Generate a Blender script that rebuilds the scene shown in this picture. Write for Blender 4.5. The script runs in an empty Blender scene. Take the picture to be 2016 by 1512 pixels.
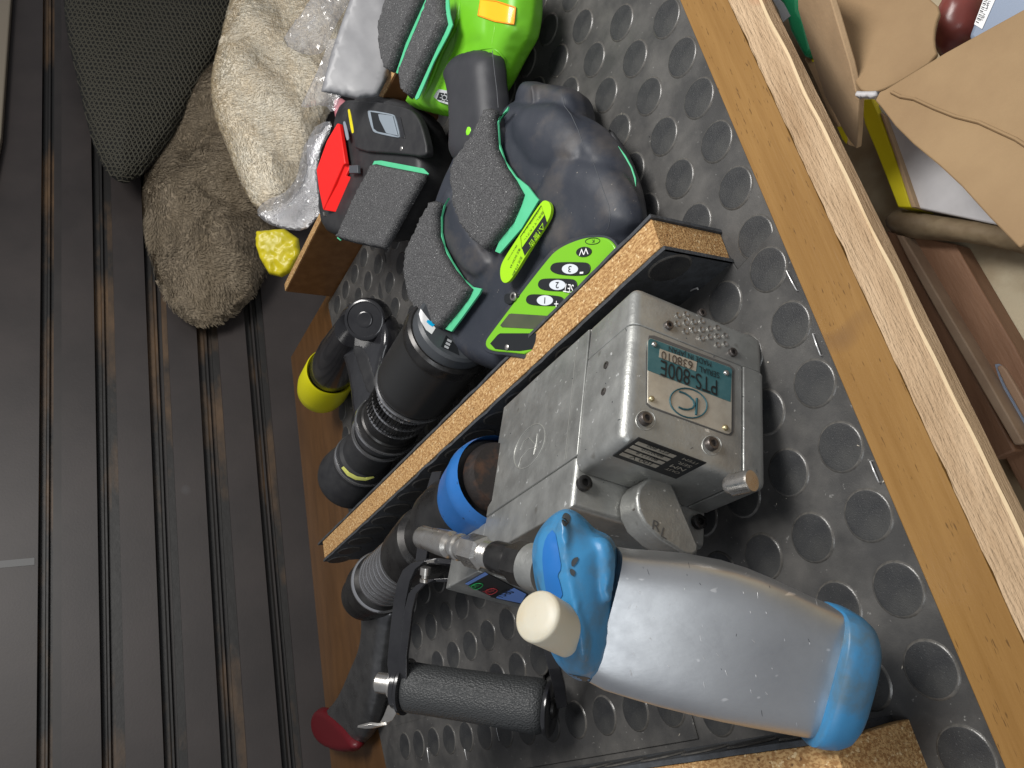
import bpy, bmesh, math, random
import numpy as np
from mathutils import Vector, Matrix
from mathutils.geometry import delaunay_2d_cdt
random.seed(7); rng = np.random.default_rng(7)
V3 = lambda *a: np.array(a, float)

# ------------------------------------------------------------------ camera
# The camera stands 0.4 m above the rubber mat, pitched down.  FOC is the focal length in
# photo pixels (photo 2016 x 1512); RM turns camera coordinates into the tray's own axes
# (X along the tray towards the boot edge, Y across it, Z up).
FOC = 1530.0; CX, CY = 1008.0, 756.0; HC = 0.40
_a = V3(-757, -3323, FOC); _b = V3(-1008, 934, FOC)
_Y = _a/np.linalg.norm(_a); _D = np.cross(_a, _b); _D /= np.linalg.norm(_D)
if _D[0] < 0: _D = -_D
_Z = -_D; _X = np.cross(_Y, _Z)
RM = np.array([_X, _Y, _Z]); OC = V3(0, 0, HC); FWD = RM @ V3(0, 0, 1)
sc = bpy.context.scene
cam = bpy.data.objects.new('camera', bpy.data.cameras.new('camera'))
sc.collection.objects.link(cam); sc.camera = cam
m = Matrix.Identity(4)
for i in range(3):
    m[i][0] = RM[i][0]; m[i][1] = -RM[i][1]; m[i][2] = -RM[i][2]; m[i][3] = OC[i]
cam.matrix_world = m
cam.data.sensor_width = 36; cam.data.lens = 36*FOC/2016.0
cam.data.clip_start = 0.01; cam.data.clip_end = 50
# ------------------------------------------------------------------ world and lamps
w = bpy.data.worlds.new('World'); sc.world = w; w.use_nodes = True
w.node_tree.nodes['Background'].inputs[0].default_value = (0.90, 0.93, 1.0, 1)
w.node_tree.nodes['Background'].inputs[1].default_value = 0.24
def area(name, loc, target, sx, sy, power, col, spread=180):
    l = bpy.data.lights.new(name, 'AREA'); l.shape = 'RECTANGLE'; l.size = sx; l.size_y = sy
    l.energy = power; l.color = col; l.spread = math.radians(spread)
    o = bpy.data.objects.new(name, l); sc.collection.objects.link(o); o.location = loc
    o.rotation_euler = (Vector(target)-Vector(loc)).to_track_quat('-Z', 'Y').to_euler()
    return o
area('tailgate_lamp', (0.06, 0.74, 1.27), (-0.50, 0.50, 0), 0.62, 0.50, 17.0, (1.0, 0.975, 0.94), 165)
area('soft_fill', (0.6, -0.9, 1.1), (-0.5, 0.1, 0), 0.9, 0.5, 5, (0.93, 0.97, 1.0))  # added soft second light, its source unseen, for the shadows beneath things
sc.view_settings.view_transform = 'Standard'; sc.view_settings.look = 'None'
sc.view_settings.exposure = 0.30; sc.view_settings.gamma = 1.0

# ------------------------------------------------------------------ geometry helpers
def ray(px, py):
    r = RM @ V3(px-CX, py-CY, FOC); return r/np.linalg.norm(r)
def Pz(px, py, z=0.0):
    r = ray(px, py); return OC + r*((z-HC)/r[2])
def hit(q, pl, off=0.0):
    p, n = pl; r = ray(*q); p = p + n*off
    return OC + r*(((p-OC)@n)/(r@n))
def dep(w_): return float((w_-OC)@FWD)
def atdep(px, py, d): r = ray(px, py); return OC + r*d/(r@FWD)
def unit(v): return v/np.linalg.norm(v)
def plane3(a, b, c):
    A, B, C_ = Pz(*a), Pz(*b), Pz(*c); n = unit(np.cross(B-A, C_-A))
    if n @ (OC-A) < 0: n = -n
    return (A, n)
def planeD(*t):
    A, B, C_ = [atdep(*q) for q in t]; n = unit(np.cross(B-A, C_-A))
    if n @ (OC-A) < 0: n = -n
    return (A, n)
def viewplane(px, py, z):
    return (Pz(px, py, z), -FWD)
def zt(x0, y0, s, pts): return [(x0+x/s, y0+y/s) for x, y in pts]
def chaikin(pts, n=2):
    for _ in range(n):
        o = []
        for i in range(len(pts)):
            a = np.array(pts[i]); b = np.array(pts[(i+1) % len(pts)])
            o += [tuple(a*.75+b*.25), tuple(a*.25+b*.75)]
        pts = o
    return pts
def link(name, me, mat, parent=None, smooth=True):
    o = bpy.data.objects.new(name, me); sc.collection.objects.link(o)
    for mt in (mat if isinstance(mat, (list, tuple)) else [mat]):
        me.materials.append(mt)
    if smooth:
        me.polygons.foreach_set('use_smooth', [True]*len(me.polygons))
    if parent is not None: o.parent = parent
    return o
def bm_obj(name, bm, mat, parent=None, smooth=True, sharp=35):
    me = bpy.data.meshes.new(name)
    bmesh.ops.recalc_face_normals(bm, faces=bm.faces)
    bm.to_mesh(me); bm.free()
    o = link(name, me, mat, parent, smooth)
    if smooth and sharp: me.set_sharp_from_angle(angle=math.radians(sharp))
    return o
def raw_obj(name, vs, fs, mat, parent=None, smooth=True, sharp=None):
    me = bpy.data.meshes.new(name); me.from_pydata([tuple(v) for v in vs], [], fs); me.update()
    o = link(name, me, mat, parent, smooth)
    if sharp: me.set_sharp_from_angle(angle=math.radians(sharp))
    return o
def bevel(o, wd, seg=3, ang=30):
    b = o.modifiers.new('b', 'BEVEL'); b.width = wd; b.segments = seg
    b.limit_method = 'ANGLE'; b.angle_limit = math.radians(ang); b.harden_normals = False
    return o
def thing(name, label, cat, loc, group=None):
    o = bpy.data.objects.new(name, None); sc.collection.objects.link(o)
    o.empty_display_size = .02
    o['label'] = label; o['category'] = cat
    if group: o['group'] = group
    o['_l'] = list(map(float, loc))
    return o
def tag(o, label, cat, group=None):
    o['label'] = label; o['category'] = cat
    if group: o['group'] = group
    return o
def prism(name, wpts, n, th, mat, parent=None, bv=0, seg=3, smooth=True, ang=30):
    """solid: world polygon wpts extruded by th against n"""
    bm = bmesh.new()
    t = [bm.verts.new(p) for p in wpts]; b = [bm.verts.new(p-n*th) for p in wpts]
    bm.faces.new(t); bm.faces.new(b[::-1])
    for i in range(len(t)):
        j = (i+1) % len(t); bm.faces.new((t[i], b[i], b[j], t[j]))
    o = bm_obj(name, bm, mat, parent, smooth)
    if bv: bevel(o, bv, seg, ang)
    return o
def slab(name, pts, pl, off, th, mat, parent=None, bv=0, seg=3, ch=0):
    """polygon traced on plane pl (raised by off), with real thickness th"""
    if ch: pts = chaikin(pts, ch)
    return prism(name, [hit(q, pl, off) for q in pts], pl[1], th, mat, parent, bv, seg)
def flat(name, pts, pl, off, mat, parent=None, ch=0, th=.0003):
    return slab(name, pts, pl, off, th, mat, parent, 0, 3, ch)
def inflate(name, pts, pl, off, h, wd, mat, parent=None, back=None, ch=2, step=.004, noise=0, nsc=30, power=2.0, fold=None, seed=0, ridged=False):
    """closed pillow-like solid: outline on plane, rises by h over a rim of width wd"""
    if ch: pts = chaikin(pts, ch)
    p0, n = pl; p0 = p0 + n*off
    u = unit(np.cross(n, V3(0.123, .9, .3))); v = np.cross(n, u)
    W = np.array([hit(q, (p0, n)) for q in pts]) - p0
    P = np.stack([W@u, W@v], 1)
    # resample the boundary
    Q = []
    for i in range(len(P)):
        a, b = P[i], P[(i+1) % len(P)]; k = max(1, int(np.linalg.norm(b-a)/step))
        Q += [a+(b-a)*t/k for t in range(k)]
    Q = np.array(Q)
    lo, hi = Q.min(0), Q.max(0)
    gx, gy = np.meshgrid(np.arange(lo[0], hi[0], step), np.arange(lo[1], hi[1], step))
    G = np.stack([gx.ravel(), gy.ravel()], 1); G = G + rng.uniform(-.2, .2, G.shape)*step
    ins = np.zeros(len(G), bool); A = Q; B = np.roll(Q, -1, 0)
    for a, b in zip(A, B):
        c = ((a[1] > G[:, 1]) != (b[1] > G[:, 1]))
        if a[1] != b[1]:
            xx = (b[0]-a[0])*(G[:, 1]-a[1])/(b[1]-a[1])+a[0]
            ins ^= c & (G[:, 0] < xx)
    G = G[ins]
    def dist(X):
        d = np.full(len(X), 1e9)
        for a, b in zip(A, B):
            ab = b-a; t = np.clip(((X-a)@ab)/(ab@ab+1e-12), 0, 1)
            d = np.minimum(d, np.linalg.norm(X-(a+t[:, None]*ab), axis=1))
        return d
    dg = dist(G); G = G[dg > step*.5]; dg = dg[dg > step*.5]
    allp = [Vector(q) for q in Q]+[Vector(g) for g in G]
    r = delaunay_2d_cdt(allp, [], [list(range(len(Q)))], 1, 1e-7)
    vv, ff, src = r[0], r[2], r[3]
    vv = np.array([tuple(x) for x in vv]); d = dist(vv)
    bd = d < 1e-6
    k = np.clip(d/wd, 0, 1); prof = (1-(1-k)**power)**(1/power)
    nz = np.zeros(len(vv))
    if noise:
        from mathutils import noise as N
        if ridged: nz = np.array([1-2.4*abs(N.noise(Vector((x*nsc+seed, y*nsc, seed*.7))))+.6-1.2*abs(N.noise(Vector((x*nsc*2.3, y*nsc*2.3+seed, 3)))) for x, y in vv])*noise
        else: nz = np.array([N.fractal(Vector((x*nsc+seed, y*nsc, seed*.7)), .6, 2.1, 4) for x, y in vv])*noise
    if fold is not None: nz = nz + np.array([fold(*(x)) for x in vv])
    top = p0 + vv[:, :1]*u + vv[:, 1:]*v + n*(h*prof+nz*np.minimum(1, prof*1.3))[:, None]
    bk = h if back is None else back
    bot = p0 + vv[:, :1]*u + vv[:, 1:]*v - n*(bk*prof)[:, None]
    nV = len(vv); idx = np.arange(nV)+nV; idx[bd] = np.arange(nV)[bd]
    vs = list(top)+list(bot)
    fs = [tuple(f) for f in ff]+[tuple(int(idx[i]) for i in reversed(f)) for f in ff]
    me = bpy.data.meshes.new(name); me.from_pydata([tuple(x) for x in vs], [], fs)
    bm = bmesh.new(); bm.from_mesh(me)
    bmesh.ops.delete(bm, geom=[q for q in bm.verts if not q.link_faces], context='VERTS')
    bmesh.ops.recalc_face_normals(bm, faces=bm.faces); bm.to_mesh(me); bm.free()
    return link(name, me, mat, parent, True)
def lathe(name, a, d, prof, mat, parent=None, n=40, sharp=35, cap=True, sq=1.0, sqdir=None):
    """profile [(t,r)...] turned about the axis from point a along unit d"""
    d = unit(d); u = unit(np.cross(d, V3(.3, .2, 1) if sqdir is None else sqdir)); v = np.cross(d, u)
    bm = bmesh.new(); rings = []
    for t, r in prof:
        rings.append([bm.verts.new(a+d*t+(u*math.cos(2*math.pi*i/n)+v*math.sin(2*math.pi*i/n)*sq)*r) for i in range(n)])
    for A, B in zip(rings, rings[1:]):
        for i in range(n):
            j = (i+1) % n; bm.faces.new((A[i], A[j], B[j], B[i]))
    if cap:
        bm.faces.new(rings[0][::-1]); bm.faces.new(rings[-1])
    return bm_obj(name, bm, mat, parent, True, sharp)
def tube(name, pts, r, mat, parent=None, n=8, closed=False):
    pts = [np.array(p, float) for p in pts]; bm = bmesh.new(); rings = []; N_ = len(pts)
    up = None
    for i, p in enumerate(pts):
        a = pts[i-1] if (i > 0 or closed) else p; b = pts[(i+1) % N_] if (i < N_-1 or closed) else p
        t = unit(b-a)
        if up is None: up = unit(np.cross(t, V3(.21, .35, .9)))
        up = unit(up-t*(up@t)); s = np.cross(t, up)
        rr = r[i] if isinstance(r, (list, tuple)) else r
        rings.append([bm.verts.new(p+(up*math.cos(2*math.pi*k/n)+s*math.sin(2*math.pi*k/n))*rr) for k in range(n)])
    prs = list(zip(rings, rings[1:])) + ([(rings[-1], rings[0])] if closed else [])
    for A, B in prs:
        for i in range(n):
            j = (i+1) % n; bm.faces.new((A[i], A[j], B[j], B[i]))
    if not closed: bm.faces.new(rings[0][::-1]); bm.faces.new(rings[-1])
    return bm_obj(name, bm, mat, parent, True, 60)
def ribbon(name, pts, wvec, th, mat, parent=None, bv=.0006):
    """bent flat bar: path pts (world), width vector(s) wvec, thickness th"""
    pts = [np.array(p, float) for p in pts]; bm = bmesh.new(); R_ = []
    for i, p in enumerate(pts):
        t = unit(pts[min(i+1, len(pts)-1)]-pts[max(i-1, 0)])
        wv = wvec[i] if isinstance(wvec, list) else wvec
        s = unit(np.cross(t, wv))*th/2
        R_.append([bm.verts.new(p+wv*.5+s), bm.verts.new(p-wv*.5+s), bm.verts.new(p-wv*.5-s), bm.verts.new(p+wv*.5-s)])
    for A, B in zip(R_, R_[1:]):
        for i in range(4):
            j = (i+1) % 4; bm.faces.new((A[i], A[j], B[j], B[i]))
    bm.faces.new(R_[0][::-1]); bm.faces.new(R_[-1])
    o = bm_obj(name, bm, mat, parent, True, 40)
    if bv: bevel(o, bv, 2, 50)
    return o
def box(name, o0, ax, rg, mat, parent=None, bv=0, seg=3):
    """box in frame (origin o0, axes ax) spanning ranges rg"""
    bm = bmesh.new(); vs = {}
    for i in (0, 1):
        for j in (0, 1):
            for k in (0, 1):
                vs[i, j, k] = bm.verts.new(o0+ax[0]*rg[0][i]+ax[1]*rg[1][j]+ax[2]*rg[2][k])
    for f in (((0,0,0),(0,0,1),(0,1,1),(0,1,0)), ((1,0,0),(1,1,0),(1,1,1),(1,0,1)), ((0,0,0),(1,0,0),(1,0,1),(0,0,1)),
              ((0,1,0),(0,1,1),(1,1,1),(1,1,0)), ((0,0,0),(0,1,0),(1,1,0),(1,0,0)), ((0,0,1),(1,0,1),(1,1,1),(0,1,1))):
        bm.faces.new([vs[q] for q in f])
    o = bm_obj(name, bm, mat, parent)
    if bv: bevel(o, bv, seg)
    return o
def text(name, s, pl, a, b, off, mat, parent, th=.0002, hscale=1.0, hpx=None):
    """print running from pixel a to pixel b along plane pl"""
    A, B = hit(a, pl, off), hit(b, pl, off); x = unit(B-A); L = np.linalg.norm(B-A)
    n = pl[1]; y = np.cross(n, x)
    cu = bpy.data.curves.new(name, 'FONT'); cu.body = s; cu.extrude = 0
    to = bpy.data.objects.new(name, cu); sc.collection.objects.link(to)
    bpy.context.view_layer.update()
    me = bpy.data.meshes.new_from_object(to.evaluated_get(bpy.context.evaluated_depsgraph_get()))
    bpy.data.objects.remove(to)
    co = np.array([tuple(v.co) for v in me.vertices])
    if len(co) == 0: return None
    x0, x1 = co[:, 0].min(), co[:, 0].max(); k = L/(x1-x0)
    kx = k
    if hpx: k = hpx/FOC*dep(A)/.72/hscale; kx = min(kx, k)
    for v in me.vertices:
        q = A + x*((v.co.x-x0)*kx+(L-(x1-x0)*kx)/2) + y*v.co.y*k*hscale
        v.co = Vector(q)
    me.name = name
    return link(name, me, mat, parent, False)
def screw(px, py, pl, off, rpx, mat, parent, sock=True, h=.003, name='screw'):
    c = hit((px, py), pl, off); n = pl[1]; r = rpx/FOC*dep(c)
    pr = [(-.002, r), (h*.7, r), (h, r*.86), (h, r*.5), (h-.002, r*.48), (h-.002, 0.0001)] if sock else [(-.002, r), (h*.4, r), (h*.8, r*.7), (h, r*.3), (h, .0001)]
    return lathe(name, c, n, pr, mat, parent, 20, 40, cap=False)
from mathutils.bvhtree import BVHTree
def bvh(objs):
    vs, fs = [], []
    for o in objs:
        k = len(vs); vs += [v.co.copy() for v in o.data.vertices]; fs += [tuple(i+k for i in p.vertices) for p in o.data.polygons]
    return BVHTree.FromPolygons(vs, fs)
def mould(main, extra, voxel=.0016, it=6):
    """fuse overlapping solids into one moulded skin with soft creases"""
    vs, fs = [], []
    for o in [main]+extra:
        k = len(vs); vs += [tuple(v.co) for v in o.data.vertices]; fs += [tuple(i+k for i in p.vertices) for p in o.data.polygons]
    me = bpy.data.meshes.new('m'); me.from_pydata(vs, [], fs); t = bpy.data.objects.new('m', me); sc.collection.objects.link(t)
    r = t.modifiers.new('r', 'REMESH'); r.mode = 'VOXEL'; r.voxel_size = voxel; r.use_smooth_shade = True
    q = t.modifiers.new('s', 'SMOOTH'); q.factor = .5; q.iterations = it
    bpy.context.view_layer.update()
    nm = bpy.data.meshes.new_from_object(t.evaluated_get(bpy.context.evaluated_depsgraph_get()))
    bpy.data.objects.remove(t); mt = main.data.materials[0]; nm.materials.clear(); nm.materials.append(mt)
    nm.polygons.foreach_set('material_index', [0]*len(nm.polygons)); nm.polygons.foreach_set('use_smooth', [True]*len(nm.polygons))
    nm.name = main.name; main.data = nm
    for o in extra: bpy.data.objects.remove(o)
    return main
def onto(B_, q, lift=.0004):
    r = ray(*q); h = B_.ray_cast(Vector(OC), Vector(r))[0]
    return None if h is None else V3(*h)-r*lift
def drape(name, pts, B_, rpx, mt, parent, lift=0.0, k=6):
    P_ = []
    for a, b in zip(pts, pts[1:]):
        for t in range(k):
            h = onto(B_, (lerp(a[0], b[0], t/k), lerp(a[1], b[1], t/k)), lift)
            if h is not None: P_.append(h)
    h = onto(B_, pts[-1], lift)
    if h is not None: P_.append(h)
    if len(P_) < 3: return None
    n = len(P_); r0 = rpx/FOC*dep(P_[0])
    return tube(name, P_, [r0*min(1, .15+4*min(i, n-1-i)/n) for i in range(n)], mt, parent, 8)
def decal(name, pts, B_, mt, parent, lift=.0004, step=4, ch=0):
    """thin printed or stuck-on sheet that follows the surface below it"""
    if ch: pts = chaikin(pts, ch)
    Q = []
    for i in range(len(pts)):
        a, b = np.array(pts[i], float), np.array(pts[(i+1) % len(pts)], float); k = max(1, int(np.linalg.norm(b-a)/step)); Q += [a+(b-a)*t/k for t in range(k)]
    lo, hi = np.min(Q, 0), np.max(Q, 0); G = []
    for x in np.arange(lo[0]+step/2, hi[0], step):
        for y in np.arange(lo[1]+step/2, hi[1], step):
            if inside((x, y), [tuple(q) for q in Q]): G.append((x, y))
    r = delaunay_2d_cdt([Vector(q) for q in Q]+[Vector(g) for g in G], [], [list(range(len(Q)))], 1, 1e-5)
    vs = []; ok = []
    for v in r[0]:
        h = onto(B_, tuple(v), lift); ok.append(h is not None); vs.append(h if h is not None else V3(0, 0, -9))
    fs = [tuple(f) for f in r[2] if all(ok[i] for i in f)]
    if not fs: return None
    me = bpy.data.meshes.new(name); me.from_pydata([tuple(v) for v in vs], [], fs)
    bm = bmesh.new(); bm.from_mesh(me); bmesh.ops.delete(bm, geom=[v for v in bm.verts if not v.link_faces], context='VERTS')
    for f in bm.faces:
        if f.normal.dot(Vector(FWD)) > 0: f.normal_flip()
    bm.to_mesh(me); bm.free(); return link(name, me, mt, parent, True)
def inside(p, poly):
    c = False
    for a, b in zip(poly, poly[1:]+poly[:1]):
        if (a[1] > p[1]) != (b[1] > p[1]) and p[0] < (b[0]-a[0])*(p[1]-a[1])/(b[1]-a[1])+a[0]: c = not c
    return c
def lerp(a, b, t): return a+(b-a)*t
def fur(name, objs, count, ln, wd, mts, parent, flow=(0, 0, -1), seed=1, clump=26.):
    """short pile: thin curved blades rooted all over the camera side of the given meshes"""
    g = np.random.default_rng(seed); tri = []
    for o in objs:
        o.data.calc_loop_triangles(); V_ = np.array([tuple(v.co) for v in o.data.vertices])
        for t in o.data.loop_triangles: tri.append(V_[list(t.vertices)])
    tri = np.array(tri); cr_ = np.cross(tri[:, 1]-tri[:, 0], tri[:, 2]-tri[:, 0]); ar = np.linalg.norm(cr_, axis=1)/2
    nn = cr_/(2*ar[:, None]+1e-12); cen = tri.mean(1); face = ((OC-cen)*nn).sum(1) > -.05*np.linalg.norm(OC-cen, axis=1); ar = ar*face
    idx = g.choice(len(tri), count, p=ar/ar.sum()); a, b = g.random(count), g.random(count); sw = a+b > 1; a[sw], b[sw] = 1-a[sw], 1-b[sw]
    p = tri[idx, 0]+a[:, None]*(tri[idx, 1]-tri[idx, 0])+b[:, None]*(tri[idx, 2]-tri[idx, 0]); n = nn[idx]
    from mathutils import noise as N
    fl_ = np.array(flow, float); vs = np.zeros((count*5, 3)); fs = []
    for i in range(count):
        q = Vector(p[i]*clump); d = V3(*N.noise_vector(q))*1.3+V3(*N.noise_vector(q*3.1))*.7+fl_; d = d-n[i]*(d@n[i]); d = unit(d+1e-9)
        L = ln*(.6+.8*g.random()); s = np.cross(n[i], d); s = s/(np.linalg.norm(s)+1e-9)*wd*.5
        m_ = p[i]+n[i]*L*.42+d*L*.30; e = p[i]+n[i]*L*.55+d*L*.95
        vs[i*5:i*5+5] = [p[i]-s, p[i]+s, m_+s*.8, m_-s*.8, e]; k = i*5; fs += [(k, k+1, k+2, k+3), (k+3, k+2, k+4)]
    o = raw_obj(name, vs, fs, mts, parent, True); o['kind'] = 'stuff'; return o
def finish():
    """move every Empty to its thing's base and keep the children in place"""
    bpy.context.view_layer.update()
    for o in list(sc.collection.objects):
        if o.type == 'EMPTY' and '_l' in o.keys():
            l = Vector(o['_l']); del o['_l']; o.location = l
            for c in o.children: c.matrix_parent_inverse = Matrix.Translation(-l)

# ------------------------------------------------------------------ materials
def mat(name, col, rough=.5, metal=0, spec=.5, bump=None, var=None, rv=None, alpha=None, trans=0, coat=0, sheen=0, col2=None, vscale=20, vdet=4, spk=None, stretch=None, lo=.35, hi=.65, ior=1.45, sss=0):
    """bump = list of (scale, strength, distance[, stretch]); col2 = second colour mixed by noise"""
    m = bpy.data.materials.new(name); m.use_nodes = True
    nt = m.node_tree; N = nt.nodes; Lk = nt.links; b = N['Principled BSDF']
    b.inputs['Base Color'].default_value = (*col, 1); b.inputs['Roughness'].default_value = rough
    b.inputs['Metallic'].default_value = metal; b.inputs['Specular IOR Level'].default_value = spec
    b.inputs['IOR'].default_value = ior
    if trans: b.inputs['Transmission Weight'].default_value = trans
    if coat: b.inputs['Coat Weight'].default_value = coat; b.inputs['Coat Roughness'].default_value = .08
    if sheen: b.inputs['Sheen Weight'].default_value = sheen
    if sss: b.inputs['Subsurface Weight'].default_value = sss; b.inputs['Subsurface Radius'].default_value = (.01, .008, .006); b.inputs['Subsurface Scale'].default_value = .5
    if alpha is not None: b.inputs['Alpha'].default_value = alpha
    tc = N.new('ShaderNodeTexCoord')
    def coord(st):
        if st is None: return tc.outputs['Object']
        mp = N.new('ShaderNodeMapping'); mp.inputs['Scale'].default_value = st[:3]
        if len(st) > 3: mp.inputs['Rotation'].default_value = st[3:6]
        Lk.new(tc.outputs['Object'], mp.inputs['Vector']); return mp.outputs['Vector']
    def noise(s, det=4, st=None, rg=.6):
        n = N.new('ShaderNodeTexNoise'); n.inputs['Scale'].default_value = s; n.inputs['Detail'].default_value = det
        n.inputs['Roughness'].default_value = rg
        Lk.new(coord(st), n.inputs['Vector']); return n.outputs['Fac']
    if col2 is not None:
        f = noise(vscale, vdet, stretch)
        mr = N.new('ShaderNodeMapRange'); mr.inputs[1].default_value = lo; mr.inputs[2].default_value = hi
        Lk.new(f, mr.inputs[0])
        mx = N.new('ShaderNodeMix'); mx.data_type = 'RGBA'
        mx.inputs[6].default_value = (*col, 1); mx.inputs[7].default_value = (*col2, 1)
        Lk.new(mr.outputs[0], mx.inputs[0]); out = mx.outputs[2]
        if spk:  # extra fine speckle: (scale, threshold, colour)
            for sp_ in spk:
                s_, th_, c_ = sp_[:3]
                f2 = noise(s_, 2, sp_[3] if len(sp_) > 3 else None); r2 = N.new('ShaderNodeMapRange'); r2.inputs[1].default_value = th_; r2.inputs[2].default_value = th_+.05
                Lk.new(f2, r2.inputs[0]); m2 = N.new('ShaderNodeMix'); m2.data_type = 'RGBA'
                Lk.new(r2.outputs[0], m2.inputs[0]); Lk.new(out, m2.inputs[6]); m2.inputs[7].default_value = (*c_, 1)
                out = m2.outputs[2]
        Lk.new(out, b.inputs['Base Color'])
    if rv:
        f = noise(rv[0], 5); mr = N.new('ShaderNodeMapRange'); mr.inputs[1].default_value = .3; mr.inputs[2].default_value = .7
        mr.inputs[3].default_value = rv[1]; mr.inputs[4].default_value = rv[2]
        Lk.new(f, mr.inputs[0]); Lk.new(mr.outputs[0], b.inputs['Roughness'])
    if bump:
        prev = None
        for bb in bump:
            bn = N.new('ShaderNodeBump'); bn.inputs['Strength'].default_value = bb[1]; bn.inputs['Distance'].default_value = bb[2]
            if len(bb) > 4 and bb[4] == 'v':
                vo = N.new('ShaderNodeTexVoronoi'); vo.inputs['Scale'].default_value = bb[0]; Lk.new(coord(bb[3]), vo.inputs['Vector']); Lk.new(vo.outputs['Distance'], bn.inputs['Height'])
            else:
                Lk.new(noise(bb[0], 3, bb[3] if len(bb) > 3 else None), bn.inputs['Height'])
            if prev: Lk.new(prev.outputs[0], bn.inputs['Normal'])
            prev = bn
        Lk.new(prev.outputs[0], b.inputs['Normal'])
    return m
M = {}
M['rubber'] = mat('mat_rubber', (.052, .051, .050), .36, col2=(.115, .11, .103), vscale=22, vdet=8, lo=.42, hi=.72, rv=(60, .34, .55), bump=[(900, .25, .0006), (60, .15, .001)], spk=[(240, .70, (.20, .195, .185))])
M['disc'] = mat('mat_disc', (.026, .027, .029), .46, col2=(.052, .052, .050), vscale=30, vdet=8, lo=.4, hi=.7, rv=(50, .42, .6), bump=[(1400, .5, .0006)], spk=[(900, .66, (.10, .10, .10))])
M['dust'] = mat('mat_dust_ring', (.072, .070, .066), .26, spec=.7, col2=(.115, .108, .098), vscale=200, bump=[(900, .3, .0004)])
M['cutrub'] = mat('cut_rubber', (.065, .07, .078), .75, col2=(.04, .042, .045), vscale=120, bump=[(400, .5, .001)])
def chip_mat(name, dark, lite):
    m = mat(name, dark, .75, col2=lite, vscale=330, vdet=4, stretch=(1, 2.0, 1.6), lo=.43, hi=.58,
            bump=[(380, .8, .0012, (1, 2.2, 1.5)), (120, .4, .001)], spk=[(240, .67, (.15, .07, .025)), (300, .62, (.72, .53, .29))])
    return m
M['chip'] = chip_mat('chipboard', (.33, .17, .06), (.56, .35, .15))
M['ochre'] = mat('varnished_wood', (.225, .115, .030), .36, col2=(.29, .158, .048), vscale=14, vdet=8, stretch=(9, .8, 9), lo=.3, hi=.7, spk=[(95, .655, (.13, .065, .018), (8, 1, 8)), (11, .70, (.17, .09, .035))], bump=[(30, .25, .0008, (14, 1, 10)), (900, .08, .0005)])
M['rough'] = mat('rough_wood', (.38, .25, .14), .8, col2=(.58, .42, .265), vscale=12, vdet=10, stretch=(7, .9, 7), lo=.3, hi=.7, bump=[(60, .8, .0025, (9, 1, 9)), (500, .5, .001)], spk=[(9, .68, (.42, .20, .10))])
M['brownwood'] = mat('brown_plywood', (.12, .052, .018), .36, col2=(.19, .090, .036), vscale=10, vdet=7, stretch=(6, 1, 6), lo=.3, hi=.7, bump=[(60, .2, .001, (1, 8, 1))])
M['alu'] = mat('cast_aluminium', (.31, .313, .30), .40, metal=.7, col2=(.45, .455, .435), vscale=38, vdet=10, lo=.35, hi=.7, rv=(70, .34, .52), bump=[(700, .25, .0006), (160, .22, .0012)], spk=[(48, .69, (.24, .235, .215)), (170, .69, (.80, .81, .79)), (21, .70, (.20, .19, .17))])
M['aluwear'] = mat('brushed_sleeve', (.50, .51, .52), .36, metal=.9, col2=(.30, .31, .33), vscale=13, vdet=10, lo=.42, hi=.68, rv=(26, .30, .46), spk=[(150, .70, (.75, .75, .75), (1, 1, .35))], bump=[(300, .12, .0004, (1, 1, .1)), (14, .2, .002)])
M['plate'] = mat('plate_metal', (.52, .49, .42), .42, metal=.45, col2=(.42, .39, .33), vscale=90, rv=(80, .3, .5))
M['teal'] = mat('plate_teal', (.035, .115, .13), .42, metal=.1, col2=(.06, .15, .165), vscale=120)
M['ink'] = mat('black_ink', (.012, .014, .016), .45)
M['tealink'] = mat('teal_ink', (.022, .085, .105), .5)
M['steeldk'] = mat('dark_steel', (.10, .09, .085), .38, metal=.8, col2=(.17, .15, .14), vscale=300, bump=[(500, .2, .0005)])
M['steel'] = mat('steel', (.46, .45, .43), .25, metal=.9, col2=(.42, .39, .35), vscale=70, vdet=7, lo=.4, hi=.7, rv=(120, .2, .4), bump=[(400, .15, .0005)])
M['brass'] = mat('brass', (.50, .42, .25), .4, metal=.9)
M['blue'] = mat('blue_plastic', (.040, .20, .40), .38, col2=(.075, .13, .17), vscale=34, vdet=10, lo=.47, hi=.68, rv=(40, .28, .5), bump=[(120, .15, .0012)], spk=[(28, .66, (.05, .08, .10))])
M['bluedk'] = mat('blue_bumper', (.015, .13, .40), .34, col2=(.03, .15, .45), vscale=40, spk=[(160, .7, (.02, .04, .08))])
M['blackgloss'] = mat('black_paint', (.012, .012, .014), .2, coat=.4, spk=None, col2=(.02, .02, .022), vscale=40, bump=[(60, .1, .001)])
M['blacksteel'] = mat('blackened_steel', (.035, .034, .034), .3, metal=.7, col2=(.06, .058, .056), vscale=60, rv=(60, .22, .42))
M['matblack'] = mat('matt_black', (.018, .018, .02), .5, col2=(.03, .03, .031), vscale=60)
M['leather'] = mat('leatherette', (.040, .042, .043), .48, bump=[(520, .7, .0009, (1, 1.5, 1), 'v'), (900, .3, .0005)])
M['boot'] = mat('boot_rubber', (.026, .030, .041), .5, col2=(.085, .074, .066), vscale=19, vdet=12, lo=.48, hi=.76, rv=(25, .44, .62), bump=[(600, .15, .0005), (30, .08, .002)], spk=[(330, .73, (.20, .18, .16))])
M['grip'] = mat('grip_plastic', (.030, .031, .036), .5, bump=[(1500, .35, .0004)], col2=(.036, .037, .042), vscale=50)
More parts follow.
